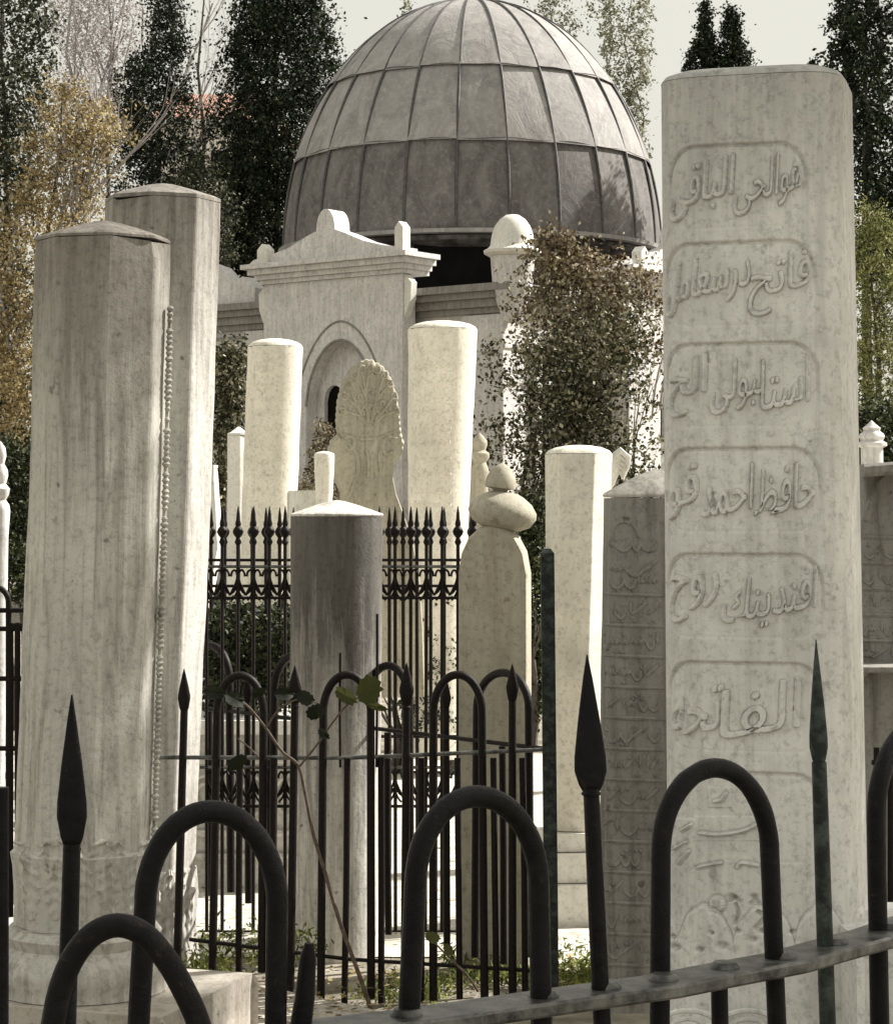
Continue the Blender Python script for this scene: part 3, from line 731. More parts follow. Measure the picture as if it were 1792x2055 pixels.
    mb.loft(worn([ringat(c+Vector((0, 0, z_)), r0*q, poly) for z_, q in ((.001, 1.0), (.005, .99), (.012, .965), (.022, .84), (.031, .56), (.036, .22), (.037, .01))], .002, 0, False))
    obj('cap', mb, M['s_big'], t)
    mb = MB()
    mb.box((c1.x+.0, D11+.0, Z(2012, D11)-.20+.0), (.222, .222, .20), 0, .012)
    obj('base', mb, M['s_big'], t)
    mb = MB()
    for cxp in (1380, 1500):
        for q in (1.0, .55):
            pts = [P(cxp+62*q*math.cos(a), 2064-36*q*math.sin(a), D11-.224) for a in [math.pi*i/16 for i in range(17)]]; mb.tube(pts, .005, 6)
    obj('scroll_carving', mb, M['s_big'], t)
build_big()

G = 'carved marble headstones standing in the graveyard'
# front left
PO1 = upoly('8', rot=R(-11), ratio=.95)
stone('s1', 'round_gravestone', 'dark streaked round gravestone in front at the far left with a beaded edge', 5.3,
      [(488, 75, 341), (1000, 63, 327), (1640, 38, 306), (1700, 34, 304)], PO1, M['s_front'],
      cap=[(0, 1), (.006, 1), (.012, .95), (.027, .66), (.042, .34), (.052, .06), (.053, .01)])
t1 = STONES['s1'][0]
mb = MB(); rp = rows_px([(1696, 36, 303), (1704, 31, 309), (1730, 32, 306), (1800, 36, 300), (1850, 34, 302)], 5.3); po = PO1
mb.loft([ringat(c-Vector((0, 0, .002)), h*1.0+.004*(i in (1,)), po) for i, (c, h) in enumerate(rp)][::-1]); obj('carved_foot', mb, M['s_front'], t1)
mb = MB(); c = P(168, 1850, 5.3); rr = 140*S(5.3)
mb.lathe((c.x, c.y, 0), [(rr*1.02, c.z-.003), (rr*1.10, c.z-.02), (rr*1.04, c.z-.045), (rr*1.12, c.z-.06), (rr*1.22, c.z-.085), (rr*1.24, c.z-.105), (rr*1.18, c.z-.128), (rr*1.2, c.z-.15)], 72); obj('moulded_base', mb, M['s_front'], t1)
mb = MB(); mb.box((c.x+.03, c.y+.02, (c.z-.152)/2), (.30, .27, (c.z-.152)/2), R(-18), .015); obj('plinth', mb, M['kerb'], t1)
# acanthus relief round the foot
rg = random.Random(3); acs = []
for x0, w_, y0 in ((36, 40, 1700), (84, 62, 1692), (150, 66, 1688), (222, 56, 1690), (276, 34, 1698)):
    acs.append(curve([(x0, y0+34), (x0+w_*.08, y0+8), (x0+w_*.3, y0-10), (x0+w_*.62, y0-6), (x0+w_*.9, y0+16), (x0+w_*.98, y0+44), (x0+w_*.8, y0+52), (x0+w_*.66, y0+38)], 5))
    acs.append(curve([(x0+w_*.3, y0+10), (x0+w_*.42, y0+30), (x0+w_*.36, y0+60), (x0+w_*.5, y0+88)], 5))
    acs.append([(x0+w_*.7, y0+10), (x0+w_*.74, y0+16), (x0+w_*.76, y0+24)])
def merged_surface(keyrows, D, poly):
    bm = MB(); rp = rows_px(keyrows, D); bm.loft([ringat(c, h, poly) for c, h in rp][::-1]); return BVHTree.FromPolygons([Vector(v) for v in bm.v], bm.f)
STONES['s1f'] = (t1, merged_surface([(1640, 38, 306), (1700, 34, 304), (1730, 32, 306), (1800, 36, 300), (1850, 34, 302)], 5.3, po), M['s_front'])
for k in range(5):
    x0 = 60+k*50
    acs.append(curve([(x0, 1840), (x0-10, 1800), (x0+4, 1770), (x0+18, 1790), (x0+8, 1812), (x0, 1796)], 4))
    acs.append(curve([(x0+24, 1760), (x0+30, 1790), (x0+26, 1830)], 4))
def acanthus(key, leaves, lift, name='leaf_carving'):
    t, bv, m = STONES[key]; mb = MB()
    for (cx0, cy0, w_, h_, lean, lobes) in leaves:
        nu, nv = 26, 9; vs = []; ok = True
        for i in range(nu+1):
            v = i/nu
            for j in range(nv+1):
                u = -1+2*j/nv; wd = w_/2*math.sin(math.pi*min(1, v*.93+.07))**.55*(1-.30*abs(math.cos(math.pi*lobes*v)))
                x = cx0+u*wd+lean*v*v*w_; y = cy0-h_*v
                lf = lift*max(0, 1-abs(u)**2.6)*(.45+.55*v)*(1-.55*math.exp(-(u/.16)**2))*(1-.35*abs(math.sin(math.pi*lobes*v+abs(u)*2)))+lift*.9*math.exp(-((v-.95)/.12)**2)*(1-abs(u))-.002
                p = onto(key, x, y, lf)
                if p is None: ok = False; break
                vs.append(p)
            if not ok: break
        if ok: mb.add(vs, [(i*(nv+1)+j, i*(nv+1)+j+1, (i+1)*(nv+1)+j+1, (i+1)*(nv+1)+j) for i in range(nu) for j in range(nv)], True)
    if mb.v: obj(name, mb, m, t)
acanthus('s1f', [(64, 1846, 50, 130, -.1, 5), (112, 1846, 54, 118, .1, 5), (165, 1848, 58, 138, 0, 5), (219, 1848, 54, 122, -.1, 5), (264, 1848, 40, 134, .1, 5), (90, 1730, 46, 44, .3, 2), (140, 1732, 50, 48, -.3, 2), (192, 1732, 50, 48, .3, 2), (242, 1732, 44, 46, -.3, 2), (54, 1728, 30, 40, -.2, 2), (284, 1730, 26, 44, .2, 2)], .017)
bd = []
for k in range(96):
    y = 620+k*11; x = 347-(y-620)*.040 -4
    if y < 1690: bd.append([(x-3, y), (x+1, y+4), (x-2, y+8)])
S1E = stone and None
mbb = MB()
for k in range(96):
    y = 620+k*11.1
    xr = np.interp(y, [482, 1000, 1640], [341, 327, 306]); c = P(xr+5, y, 5.30-.01)
    q_ = rnd.uniform(.72, 1.12)
    if rnd.random() < .06: continue
    mbb.add(*(lambda m: ([(c.x+(v[0]-c.x)*q_, c.y+(v[1]-c.y)*q_, v[2]) for v in m.v], m.f))(MB().lathe((c.x, c.y, c.z-.005+rnd.uniform(-.001, .001)), [(0.0003, -.003), (.006, -.001), (.0092, .005), (.006, .010), (.0003, .012)], 10)), True)
mbb.tube([P(float(np.interp(y, [482, 1000, 1640], [341, 327, 306]))+5, y, 5.30-.004) for y in range(616, 1700, 20)], .005, 6); obj('beaded_edge', mbb, M['s_front'], t1)
# rear left
stone('s2', 'round_gravestone', 'taller round gravestone behind the beaded one, its right edge in sun', 6.4,
      [(408, 211, 444), (1000, 196, 424), (1740, 176, 390)], upoly('8', rot=R(20), ratio=.95), M['s_rear'],
      cap=[(0, 1), (.01, 1.0), (.018, .9), (.034, .6), (.048, .3), (.054, .1), (.055, .01)])
t2 = STONES['s2'][0]
mb = MB(); rp = rows_px([(1738, 172, 394), (1790, 166, 398), (1850, 172, 392), (1925, 160, 400), (1945, 160, 400)], 6.4)
mb.loft([ringat(c, h, upoly('8', rot=R(20), ratio=.95)) for c, h in rp][::-1]); obj('carved_foot', mb, M['s_rear'], t2)
STONES['s2f'] = (t2, merged_surface([(1742, 172, 394), (1790, 166, 398), (1850, 172, 392), (1925, 160, 400)], 6.4, upoly('8', rot=R(20), ratio=.95)), M['s_rear'])
ac = []
for k in range(4):
    x0 = 305+k*25
    ac += [curve([(x0, 1840), (x0-6, 1800), (x0+4, 1768), (x0+14, 1786), (x0+6, 1806)], 4), curve([(x0, 1760), (x0+10, 1750), (x0+20, 1762)], 3), curve([(x0, 1900), (x0+8, 1862), (x0+18, 1890)], 3)]
acanthus('s2f', [(318, 1900, 36, 120, -.1, 5), (352, 1902, 34, 138, .1, 5), (380, 1900, 20, 120, 0, 4), (335, 1800, 26, 52, .3, 2), (366, 1798, 24, 52, -.2, 2)], .016)
# pale stones beyond the railings
stone('s3', 'white_gravestone', 'white round gravestone left of the arched portal, half in sun', 12.0, [(697, 497, 608), (1030, 486, 596), (1475, 478, 588)], upoly('round', 48, 0, 1, 2), M['s_warm'], cap=DOM(.045))
stone('s4', 'small_gravestone', 'slim low white gravestone tucked against the left of a bigger white one', 13.0, [(874, 456, 502), (1470, 452, 500)], upoly('6', rot=R(12)), M['s_white'], cap=cone(.05))
stone('s6', 'white_gravestone', 'white round gravestone right of the arched portal, narrowing downwards', 11.5, [(662, 819, 958), (1015, 819, 941), (1520, 822, 930)], upoly('round', 48, 0, 1, 2.05), M['s_warm'], cap=DOM(.045))
relief('s6', [s for i in range(11) for s in script(826, 905, 690+i*31, 715+i*31, random.Random(40+i))], .0035)
relief('s3', [s for i in range(10) for s in script(502, 552, 730+i*30, 752+i*30, random.Random(60+i))], .003)
stone('s9', 'faceted_gravestone', 'many sided pale gravestone with one bright sunlit face, right of the turbaned stone', 7.4, [(912, 1094, 1228), (1300, 1096, 1212), (1662, 1098, 1207)], upoly('6', rot=R(-36)), M['s_warm'], cap=DOM(.03, 4))
t9 = STONES['s9'][0]
for i, (yt, yb, xl, xr) in enumerate(((1664, 1700, 1080, 1228), (1702, 1760, 1070, 1240), (1762, 1842, 1056, 1262), (1844, 1915, 1030, 1285))):
    a, b = P(xl, yt, 7.4), P(xr, yb, 7.4); mb = MB(); zt, zb = a.z, (b.z if i < 3 else 0)
    hw = (b.x-a.x)/2; mb.box(((a.x+b.x)/2, 7.4, (zt+zb)/2), (hw, hw*.9, (zt-zb)/2), R(6), .006); obj('step', mb, M['s_white'], t9)
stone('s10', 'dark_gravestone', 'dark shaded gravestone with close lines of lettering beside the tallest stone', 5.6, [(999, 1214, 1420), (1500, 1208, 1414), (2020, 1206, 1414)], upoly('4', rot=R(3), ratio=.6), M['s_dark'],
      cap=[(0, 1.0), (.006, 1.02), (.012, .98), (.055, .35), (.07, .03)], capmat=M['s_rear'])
lines = []
rg = random.Random(8); lines += [curve([(1226, 1075), (1236, 1052), (1252, 1046), (1272, 1056), (1283, 1080)], 5)]
lines += script(1222, 1318, 1066, 1110, rg)+script(1222, 1320, 1115, 1160, rg)+script(1222, 1320, 1140, 1185, rg)
for i in range(13):
    y = 1191+i*62; lines.append(curve([(1211, y), (1240, y+1), (1265, y+2), (1300, y+3), (1332, y+5)], 8)); lines += script(1214, 1322, y+10, y+54, rg)
relief('s10', lines, .0046)
stone('s7', 'short_gravestone', 'short round gravestone with black soot below its low conical cap, in the middle', 6.8, [(1036, 584, 768), (1400, 584, 764), (1935, 586, 760)], upoly('round', 72), M['s_soot'],
      cap=[(-.002, 1.0), (.002, 1.02), (.006, 1.01), (.02, .72), (.034, .42), (.044, .16), (.047, .01)], capmat=M['s_rear'])
stone('s13', 'bright_gravestone', 'sunlit slab showing as a bright sliver beside the tall round stone at left', 9.4, [(940, 380, 438), (1100, 380, 446), (1250, 378, 418), (1480, 376, 414)], upoly('4', rot=R(-20), ratio=.4), M['s_white'], cap=cone(.03))

# ogee headstone with script and scrolls
def slab(name, label, outline, D, th, mat, rot=0.0, group=G, round_=True):
    pts = [P(x, y, D) for x, y in outline]; cx_ = sum(p.x for p in pts)/len(pts)
    t = thing(name, (cx_, D, 0), label, 'gravestone', group)
    cr, sr = math.cos(rot), math.sin(rot)
    def W(p, d): return Vector((cx_+(p.x-cx_)*cr-d*sr, D+(p.x-cx_)*sr+d*cr, p.z))
    mb = MB(); c = sum(pts, Vector())/len(pts)
    rings = []
    for d, k in ((0, .965), (.012, .992), (.03, 1), (th-.03, 1), (th-.012, .992), (th, .965)):
        rings.append([W(Vector((c.x+(p.x-c.x)*k, 0, c.z+(p.z-c.z)*(k if p.z > c.z else 1))), d) for p in pts])
    mb.loft(rings); obj('slab', mb, mat, t); return t, mb
D5 = 10.2
left = [(640, 1400), (645, 1300), (668, 1200), (683, 1120), (690, 1050), (688, 985), (676, 960), (664, 935), (662, 905), (670, 880), (684, 872), (680, 840), (683, 800), (692, 765), (708, 738), (730, 722)]
right = [(745, 720), (768, 732), (785, 755), (797, 790), (803, 830), (806, 865), (812, 885), (808, 905), (795, 925), (790, 955), (797, 990), (812, 1030), (832, 1090), (846, 1170), (852, 1260), (856, 1400)]
t5, m5 = slab('scrolled_headstone', 'tall waisted headstone with a round lettered top and scrolls before the portal arch', scallop(left+right), D5, .14, M['s_carve_dark'], R(10))
STONES['s5'] = (t5, BVHTree.FromPolygons([Vector(v) for v in m5.v], m5.f), M['s_carve_dark'])
rg = random.Random(5)
fan = []
for k in range(11):
    a = math.pi*(.06+.88*k/10); ex, ey = 742+56*math.cos(a), 856-118*math.sin(a)**.8
    mx_, my_ = (742+ex)/2+8*math.sin(k*2.1), (856+ey)/2-6
    fan.append(curve([(742+8*math.cos(a), 856-8*math.sin(a)), (mx_, my_), (ex, ey)], 6))
    fan.append(curve([(ex-7, ey+4), (ex-3, ey-6), (ex+5, ey-5), (ex+6, ey+4), (ex, ey+8), (ex-7, ey+4)], 4))
for q in (.35, .62):
    for k in range(9):
        a = math.pi*(.1+.8*k/8); x_, y_ = 742+52*q*math.cos(a), 856-112*q*math.sin(a)**.8
        fan.append(curve([(x_-5, y_+3), (x_-2, y_-5), (x_+4, y_-3), (x_+3, y_+4)], 4))
relief('s5', fan, .0062, 'floral_fan')
relief('s5', [curve([(700, 890), (716, 912), (718, 950), (706, 985), (690, 1010)], 5), curve([(690, 880), (706, 876), (712, 892), (700, 902), (692, 892)], 4),
              curve([(798, 880), (780, 876), (768, 895), (776, 912), (790, 904)], 4), curve([(768, 890), (762, 915), (764, 945)], 4), curve([(735, 900), (740, 930), (738, 960)], 4)], .009, 'scroll_carving')
relief('s5', [curve([(684, 868), (720, 880), (760, 878), (800, 862)], 5)], .006, 'band')
# turbaned headstone
t8, m8 = slab('turbaned_headstone', 'smooth round shouldered headstone topped by a carved turban, centre right', [(918, 1960), (918, 1150), (924, 1110), (938, 1078), (960, 1058), (985, 1050), (1010, 1056), (1034, 1076), (1050, 1106), (1058, 1150), (1060, 1960)], 6.5, .115, M['s_carve'], R(-9))
STONES['s8'] = (t8, BVHTree.FromPolygons([Vector(v) for v in m8.v], m8.f), M['s_carve'])
c = P(1008, 1028, 6.56); k = S(6.56)
def tilted(mb, c, prof, rot, n=40, sy=1.0):
    m2 = MB().lathe((0, 0, 0), prof, n, 1, sy)
    cr, sr = math.cos(rot), math.sin(rot)
    mb.add([(c.x+v[0]*cr+v[2]*sr, c.y+v[1], c.z-v[0]*sr+v[2]*cr) for v in m2.v], m2.f, True)
mb = MB(); tilted(mb, c+Vector((0, 0, -.002)), [(0.001, -36*k), (34*k, -34*k), (58*k, -22*k), (69*k, -4*k), (68*k, 8*k), (56*k, 24*k), (38*k, 36*k), (24*k, 42*k), (.001, 43*k)], R(9)); obj('turban', mb, M['s_carve'], t8)
mb = MB(); c2 = P(1003, 985, 6.56); tilted(mb, c2, [(.001, -22*k), (15*k, -16*k), (14*k, -2*k), (17*k, 3*k), (31*k, 6*k), (32*k, 13*k), (29*k, 27*k), (21*k, 42*k), (11*k, 51*k), (4*k, 55*k), (.001, 57*k)], R(6)); obj('turban_cap', mb, M['s_carve'], t8)
# tiny carved monuments between
def lathed(name, label, x, y0, D, prof, mat, n=28, cat='gravestone', group=G, z0=None):
    c = P(x, y0, D); mb = MB(); k = S(D)
    mb.lathe((c.x, c.y, 0), [(max(r_*k, .0005), c.z-y_*k) for r_, y_ in prof], n)
    return tag(obj(name, mb, mat, org=(c.x, c.y, 0)), label, cat, group)
lathed('urn_gravestone', 'little white tapering stone like a beaker before the scrolled headstone', 651, 905, 10.0, [(15, 640), (15, 112), (17, 92), (20, 30), (20.5, 8), (19, 5), (12, 2), (.1, 0)], M['s_warm'])
mb = MB(); c = P(612, 1010, 10.6); mb.box((c.x, c.y, c.z/2+.03), (.07, .07, c.z/2+.03), R(20), .01); tag(obj('block_gravestone', mb, M['s_white'], org=(c.x, c.y, 0)), 'squat bright white stone block left of the beaker shaped stone', 'gravestone', G)
lathed('finial_gravestone', 'white stone with a stack of rings showing above the turban', 962, 868, 12.5, [(17, 560), (17, 90), (20, 80), (13, 60), (20, 50), (20, 42), (12, 36), (16, 24), (15, 16), (7, 6), (.1, 0)], M['s_carve'])
lathed('finial_gravestone', 'slim pillar with ringed white cap behind the tallest stone at the right edge', 1748, 843, 11.5, [(22, 420), (22, 56), (30, 52), (30, 46), (22, 42), (26, 34), (24, 28), (16, 22), (18, 16), (8, 8), (.1, 0)], M['s_build'])
lathed('turban_gravestone', 'pale stone post with knotted top at the left edge of the view', 2, 885, 8.6, [(17, 700), (18, 190), (21, 140), (19, 128), (12, 118), (18, 108), (20, 96), (12, 86), (16, 70), (15, 58), (8, 46), (12, 30), (10, 14), (.1, 0)], M['s_build'])
# leafy crest of a stone behind the faceted one
mb = MB(); D_ = 8.6
for k in range(5):
    pts = [P(1205+q[0]*(1-.1*k)+k*3, 985-q[1]*(1-.12*k), D_+.015*k) for q in ((0, 0), (12, 30), (22, 62), (40, 80), (56, 66), (54, 44))]
    mb.tube(pts, [.012, .018, .02, .016, .012, .006], 8)
mb.box((P(1222, 1200, D_).x, D_, P(1222, 985, D_).z/2), (.065, .045, P(1222, 985, D_).z/2), 0, .01)
tag(obj('leaf_headstone', mb, M['s_white'], org=(P(1222, 1200, D_).x, D_, 0)), 'white headstone with curling leaf crest peeping behind the faceted stone', 'gravestone', G)
# far right slab with draped turban and dark plinth
D12 = 6.3
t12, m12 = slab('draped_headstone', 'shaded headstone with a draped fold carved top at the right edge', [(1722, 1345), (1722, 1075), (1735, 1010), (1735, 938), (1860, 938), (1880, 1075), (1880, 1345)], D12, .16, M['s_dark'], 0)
STONES['s12'] = (t12, BVHTree.FromPolygons([Vector(v) for v in m12.v], m12.f), M['s_dark'])
relief('s12', [curve([(1738+0*i, 1045-i*3), (1752+i*2, 1005-i*6), (1780+i*2, 985-i*7), (1835, 975-i*7)], 6) for i in range(6)], .012, 'drapery')
mb = MB(); a_, b_ = P(1727, 1000, 6.17), P(1868, 1000, 6.17)
mb.loft([[(p.x, 6.16+dy, p.z) for p in (P(1727, y, 6.2), P(1800, y-6, 6.2), P(1868, y, 6.2))]+[(p.x, 6.34+dy, p.z) for p in (P(1868, y, 6.2), P(1800, y-6, 6.2), P(1727, y, 6.2))] for y, dy in ((958, 0), (950, -.012), (938, -.014), (932, 0))], smooth=False); obj('top_band', mb, M['s_dark'], t12)
rg = random.Random(77); relief('s12', sum([[[(1728, y-8), (1860, y-4)]]+script(1730, 1860, y, y+38, rg) for y in range(1085, 1330, 52)], []), .0045)
mb = MB(); a, b = P(1728, 1345, 6.2), P(1900, 1345, 6.2)
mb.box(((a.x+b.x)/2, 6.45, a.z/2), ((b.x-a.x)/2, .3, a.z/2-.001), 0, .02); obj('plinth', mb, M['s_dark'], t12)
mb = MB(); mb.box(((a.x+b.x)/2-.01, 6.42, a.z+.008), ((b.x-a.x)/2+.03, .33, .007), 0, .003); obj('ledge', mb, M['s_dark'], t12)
# ------------------------------------------------------------------ kerbs and beds
def slabpx(name, label, pts, zt, zb, mat, cat='kerb', group=None):     # corners given as picture places on the top face
    mb = MB(); top = []
    for x, y in pts:
        D = Dz(y, zt); p = P(x, y, D); top.append(Vector((p.x, p.y, zt)))
    mb.prism(top, (0, 0, zb-zt)); c = sum(top, Vector())/len(top)
    return tag(obj(name, mb, mat, org=(c.x, c.y, 0)), label, cat, group)
slabpx('stone_kerb', 'pale stone kerb under the feet of the middle railings', [(372, 1938), (560, 1985), (860, 2050), (860, 2120), (560, 2120), (280, 2060)], .085, -.1, M['kerb'])
slabpx('marble_paving', 'sunlit marble slab laid flat by the foot of the faceted stone', [(1105, 1895), (1300, 1900), (1300, 1955), (1105, 1948)], .03, -.1, M['s_white'], 'paving slab')
mb = MB(); a = P(1715, 1893, 4.2); mb.box((a.x+.35, 4.45, a.z-.35), (.36, .22, .35), R(4), .012)
tag(obj('stone_block', mb, M['s_big'], org=(a.x+.35, 4.45, 0)), 'pale stone block with a sunlit top edge behind the rail at bottom right', 'stone block')

# ------------------------------------------------------------------ near railings
KR = dict(x=[-60, 145, 420, 794, 896, 1096, 1321, 1566, 1740, 1900], D=[2.06, 2.12, 2.2, 2.30, 2.33, 2.40, 2.48, 2.61, 2.76, 2.95])
def DN(x): return float(np.interp(x, KR['x'], KR['D']))
ZR = P(1096, 2012, DN(1096)).z
def hoop(mb, xl, xr, ytop, D0, D1, yb, r, xbl=None, xbr=None, power=2.0, ysp=None, n=28):
    pts = []; xbl = xl if xbl is None else xbl; xbr = xr if xbr is None else xbr
    ysp = ysp if ysp is not None else ytop+(xr-xl)*.62
    pts.append(P(xbl, yb, D0)); pts.append(P((xl+xbl)/2, (yb+ysp)/2, D0))
    for i in range(n+1):
        a = math.pi*(1-i/n); c = math.cos(a); s_ = math.sin(a)
        x = (xl+xr)/2+(xr-xl)/2*(abs(c)**(2/power))*(1 if c > 0 else -1); y = ysp-(ysp-ytop)*s_**(2/power)
        pts.append(P(x, y, D0+(D1-D0)*(x-xl)/(xr-xl)))
    pts.append(P((xr+xbr)/2, (yb+ysp)/2, D1)); pts.append(P(xbr, yb, D1))
    if r > .008: r = [r*(1+.045*noise.noise(Vector((i*.55, xl*.1, 0)))) for i in range(len(pts))]
    mb.tube(pts, r, 14)
def spear(parent, x, ytip, ywide, wx, yneck, D, xb, yb, r, flat=.32, rot=0, lean=0, mat=None):
    k = S(D); neck = P(x, yneck, D); foot = P(xb, yb, D)
    mb = MB(); mb.tube([foot, foot.lerp(neck, .5), neck+Vector((0, 0, .004))], [r, r, r*.92], 14); b = obj('bar', mb, mat or M['iron'], parent)
    mb = MB(); hw = wx/2*k; rows = [(yneck, .50), (yneck-(yneck-ywide)*.35, .75), (ywide, 1.0), (ywide-(ywide-ytip)*.12, .98), (ywide-(ywide-ytip)*.45, .68), (ywide-(ywide-ytip)*.8, .30), (ytip, .04)]
    rings = []
    for y, q in rows:
        c = P(x-lean*(yneck-y)/100, y, D); ring = []
        for i in range(12):
            a = 2*math.pi*i/12; px = math.cos(a); py = math.sin(a); px, py = px, py*flat*(1 if q > .1 else 2)
            dx = px*hw*q; dy = py*hw*max(q, .3)
            ring.append((c.x+dx*math.cos(rot)-dy*math.sin(rot), c.y+dx*math.sin(rot)+dy*math.cos(rot), c.z))
        rings.append(ring)
    nk = P(x, yneck, D); mb.lathe((nk.x, nk.y, nk.z-7*k), [(hw*.5, 0), (hw*.60, 2*k), (hw*.62, 6*k), (hw*.5, 9*k)], 12)
    mb.loft(rings); obj('spearhead', mb, mat or M['iron'], b); return b
c = P(900, 2012, 2.35)
nf = thing('hooped_railing', (c.x, c.y, 0), 'black iron railing nearest the camera with big hoops, spearheads and a worn flat rail', 'railing')
H = lambda *a, **k: (lambda m: (hoop(m, *a, **k), obj('hoop', m, M['iron'], nf)))(MB())
H(292, 557, 1628, 2.19, 2.24, 2140, 22.5*S(2.2), xbl=274, xbr=552, ysp=1815, power=2.0)
H(834, 1081, 1598, 2.31, 2.39, 2140, 22*S(2.35), xbl=815, xbr=1088, ysp=1775)
H(1326, 1544, 1541, 2.50, 2.60, 2140, 19.5*S(2.55), xbl=1323, xbr=1562, ysp=1712)
H(1757, 1960, 1450, 2.78, 2.95, 2140, 19*S(2.8), xbl=1766, xbr=1968, ysp=1640)
spear(nf, 145, 1394, 1640, 60, 1702, 2.12, 132, 2140, 19*S(2.12))
spear(nf, 1186, 1314, 1548, 64, 1590, DN(1186), 1212, 2140, 17.5*S(2.43), lean=3)
spear(nf, 1643, 1284, 1500, 37, 1536, DN(1643), 1663, 2140, 16.5*S(2.65), flat=.6, lean=2.5, mat=M['irongreen'])
mb = MB(); mb.tube([P(2, 2140, 2.07), P(3, 1580, 2.07)], 16*S(2.07), 12); obj('bar', mb, M['iron'], nf)
mb = MB(); mb.tube([P(1446, 2140, 2.54), P(1443, 1985, 2.54)], 17*S(2.54), 12); obj('bar', mb, M['iron'], nf)
mb = MB(); mb.tube([P(592, 2140, 2.26), P(612, 2000, 2.26), P(618, 1925, 2.26), P(621, 1893, 2.26)], [24*S(2.26), 20*S(2.26), 17*S(2.26), 9*S(2.26)], 12); obj('broken_bar', mb, M['iron'], nf)
# flat rail, bent where the railing turns away
xs = list(range(430, 1901, 15)); top = []; rings = []
for x in xs:
    D = DN(x); p = P(x, 0, D); p = Vector((p.x, D, ZR))
    # picture x of a point at rail height
    p.x = (x-CX)/FPX*D*(1.0)
    top.append(p)
for i, p in enumerate(top):
    t = (top[min(i+1, len(top)-1)]-top[max(i-1, 0)]).normalized(); nrm = Vector((-t.y, t.x, 0))
    hw, hh, bv = .032, .0075, .003
    rings.append([p+nrm*a+Vector((0, 0, b)) for a, b in ((-hw, -hh+bv), (-hw+bv, -hh), (hw-bv, -hh), (hw, -hh+bv), (hw, hh-bv), (hw-bv, hh), (-hw+bv, hh), (-hw, hh-bv))])
mb = MB(); mb.loft(rings, smooth=False); obj('rail', mb, M['rail'], nf)
for x in (817, 1087, 1210, 1323, 1445, 1559, 1661, 1766):
    mb = MB(); D = DN(x); mb.lathe(((x-CX)/FPX*D, D, ZR+.0076), [(.0168, 0), (.0165, .002), (.0145, .0045), (.0125, .0065), (.0005, .007)], 16); obj('rivet', mb, M['rail'], nf)
# low hoop section in front of it
c = P(250, 2100, 2.0)
lf = thing('low_hoop_railing', (c.x, c.y, 0), 'low thick black iron hoop crossing in front of the others at bottom left', 'railing')
mb = MB(); D_ = 1.98
pts = [P(90, 2160, D_)]+[P(x, y, D_) for x, y in curve([(106, 2060), (120, 1990), (146, 1925), (186, 1876), (236, 1857), (288, 1874), (334, 1925), (366, 1980), (392, 2035), (410, 2090)], 5)]+[P(424, 2160, D_)]
mb.tube(pts, 24*S(D_), 16); obj('hoop', mb, M['iron'], lf)

# ------------------------------------------------------------------ middle railings: front run and the run going back to the left
D1 = 5.9; r1 = 8.2*S(D1)
m1 = thing('hooped_railing', P(700, 2000, D1)*1.0 if False else (P(700, 1520, D1).x, D1, 0), 'waist high black railing across the middle with a level rail and small hoops', 'railing')
def foot1(x): return float(np.interp(x, [300, 400, 575, 700, 830, 1100], [1905, 1942, 1986, 2016, 2010, 1992]))
def vbar(par, x, yt, D, r, yb=None, xb=None, name='bar', mat=None, n=10):
    mb = MB(); yb = yb or foot1(x); xb = xb if xb is not None else x-(x-CX)*-.0+ (x-760)*.022
    j_ = rnd.gauss(0, 2); mb.tube([P(xb+j_, yb, D), P((x+xb)/2+rnd.gauss(0, 1.2), (yb+yt)/2, D), P(x, yt, D)], r, n); return obj(name, mb, mat or M['iron2'], par)
mb = MB(); mb.tube([P(303, 1520, D1), P(700, 1521, D1), P(1098, 1504, D1)], 4.2*S(D1), 8); obj('rail', mb, M['rail'], m1)
mb = MB(); mb.tube([P(380, 1885, D1), P(700, 1925, D1), P(1098, 1950, D1)], 4*S(D1), 8); obj('rail', mb, M['iron2'], m1)
vbar(m1, 306, 1420, D1, 3.6*S(D1), 1840, 300)
for x0, x1, yt in ((436, 529, 1356), (649, 744, 1354), (870, 967, 1354)):
    mb = MB(); hoop(mb, x0, x1, yt, D1, D1, foot1(x0), r1, xbl=x0-8+(x0-500)*.02, xbr=x1-4+(x1-500)*.02, ysp=yt+76); obj('hoop', mb, M['iron2'], m1)
for x, yt, yw, yn, w_ in ((370, 1342, 1402, 1430, 25), (592, 1335, 1385, 1415, 26), (816, 1330, 1388, 1418, 29), (1028, 1332, 1383, 1410, 25)):
    spear(m1, x, yt, yw, w_, yn, D1, x-14+(x-370)*.022, foot1(x) if x > 380 else 1935, r1, mat=M['iron2'], flat=.5)
for x in (482, 550, 697, 765, 845, 918, 990, 1048): vbar(m1, x, 1521, D1, r1*.8)
for x, yt in ((683, 1310), (757, 1232)): vbar(m1, x, yt, D1, 2.6*S(D1), 1540, x)
# post
mb = MB(); p0, p1 = P(1107, 1996, 5.85), P(1098, 1110, 5.85); c = (p0+p1)/2
hh = (p1.z-p0.z)/2
rings = []
for q in (p0, p1):
    rings.append([(q.x+a*.017*1.02, 5.85+b*.02, q.z) for a, b in ((-1, -1), (1, -1), (1, 1), (-1, 1))])
rings.append([(p1.x+a*.008, 5.85+b*.01, p1.z+.012) for a, b in ((-1, -1), (1, -1), (1, 1), (-1, 1))])
mb.loft(rings, smooth=False); obj('post', mb, M['irongreen'], m1)
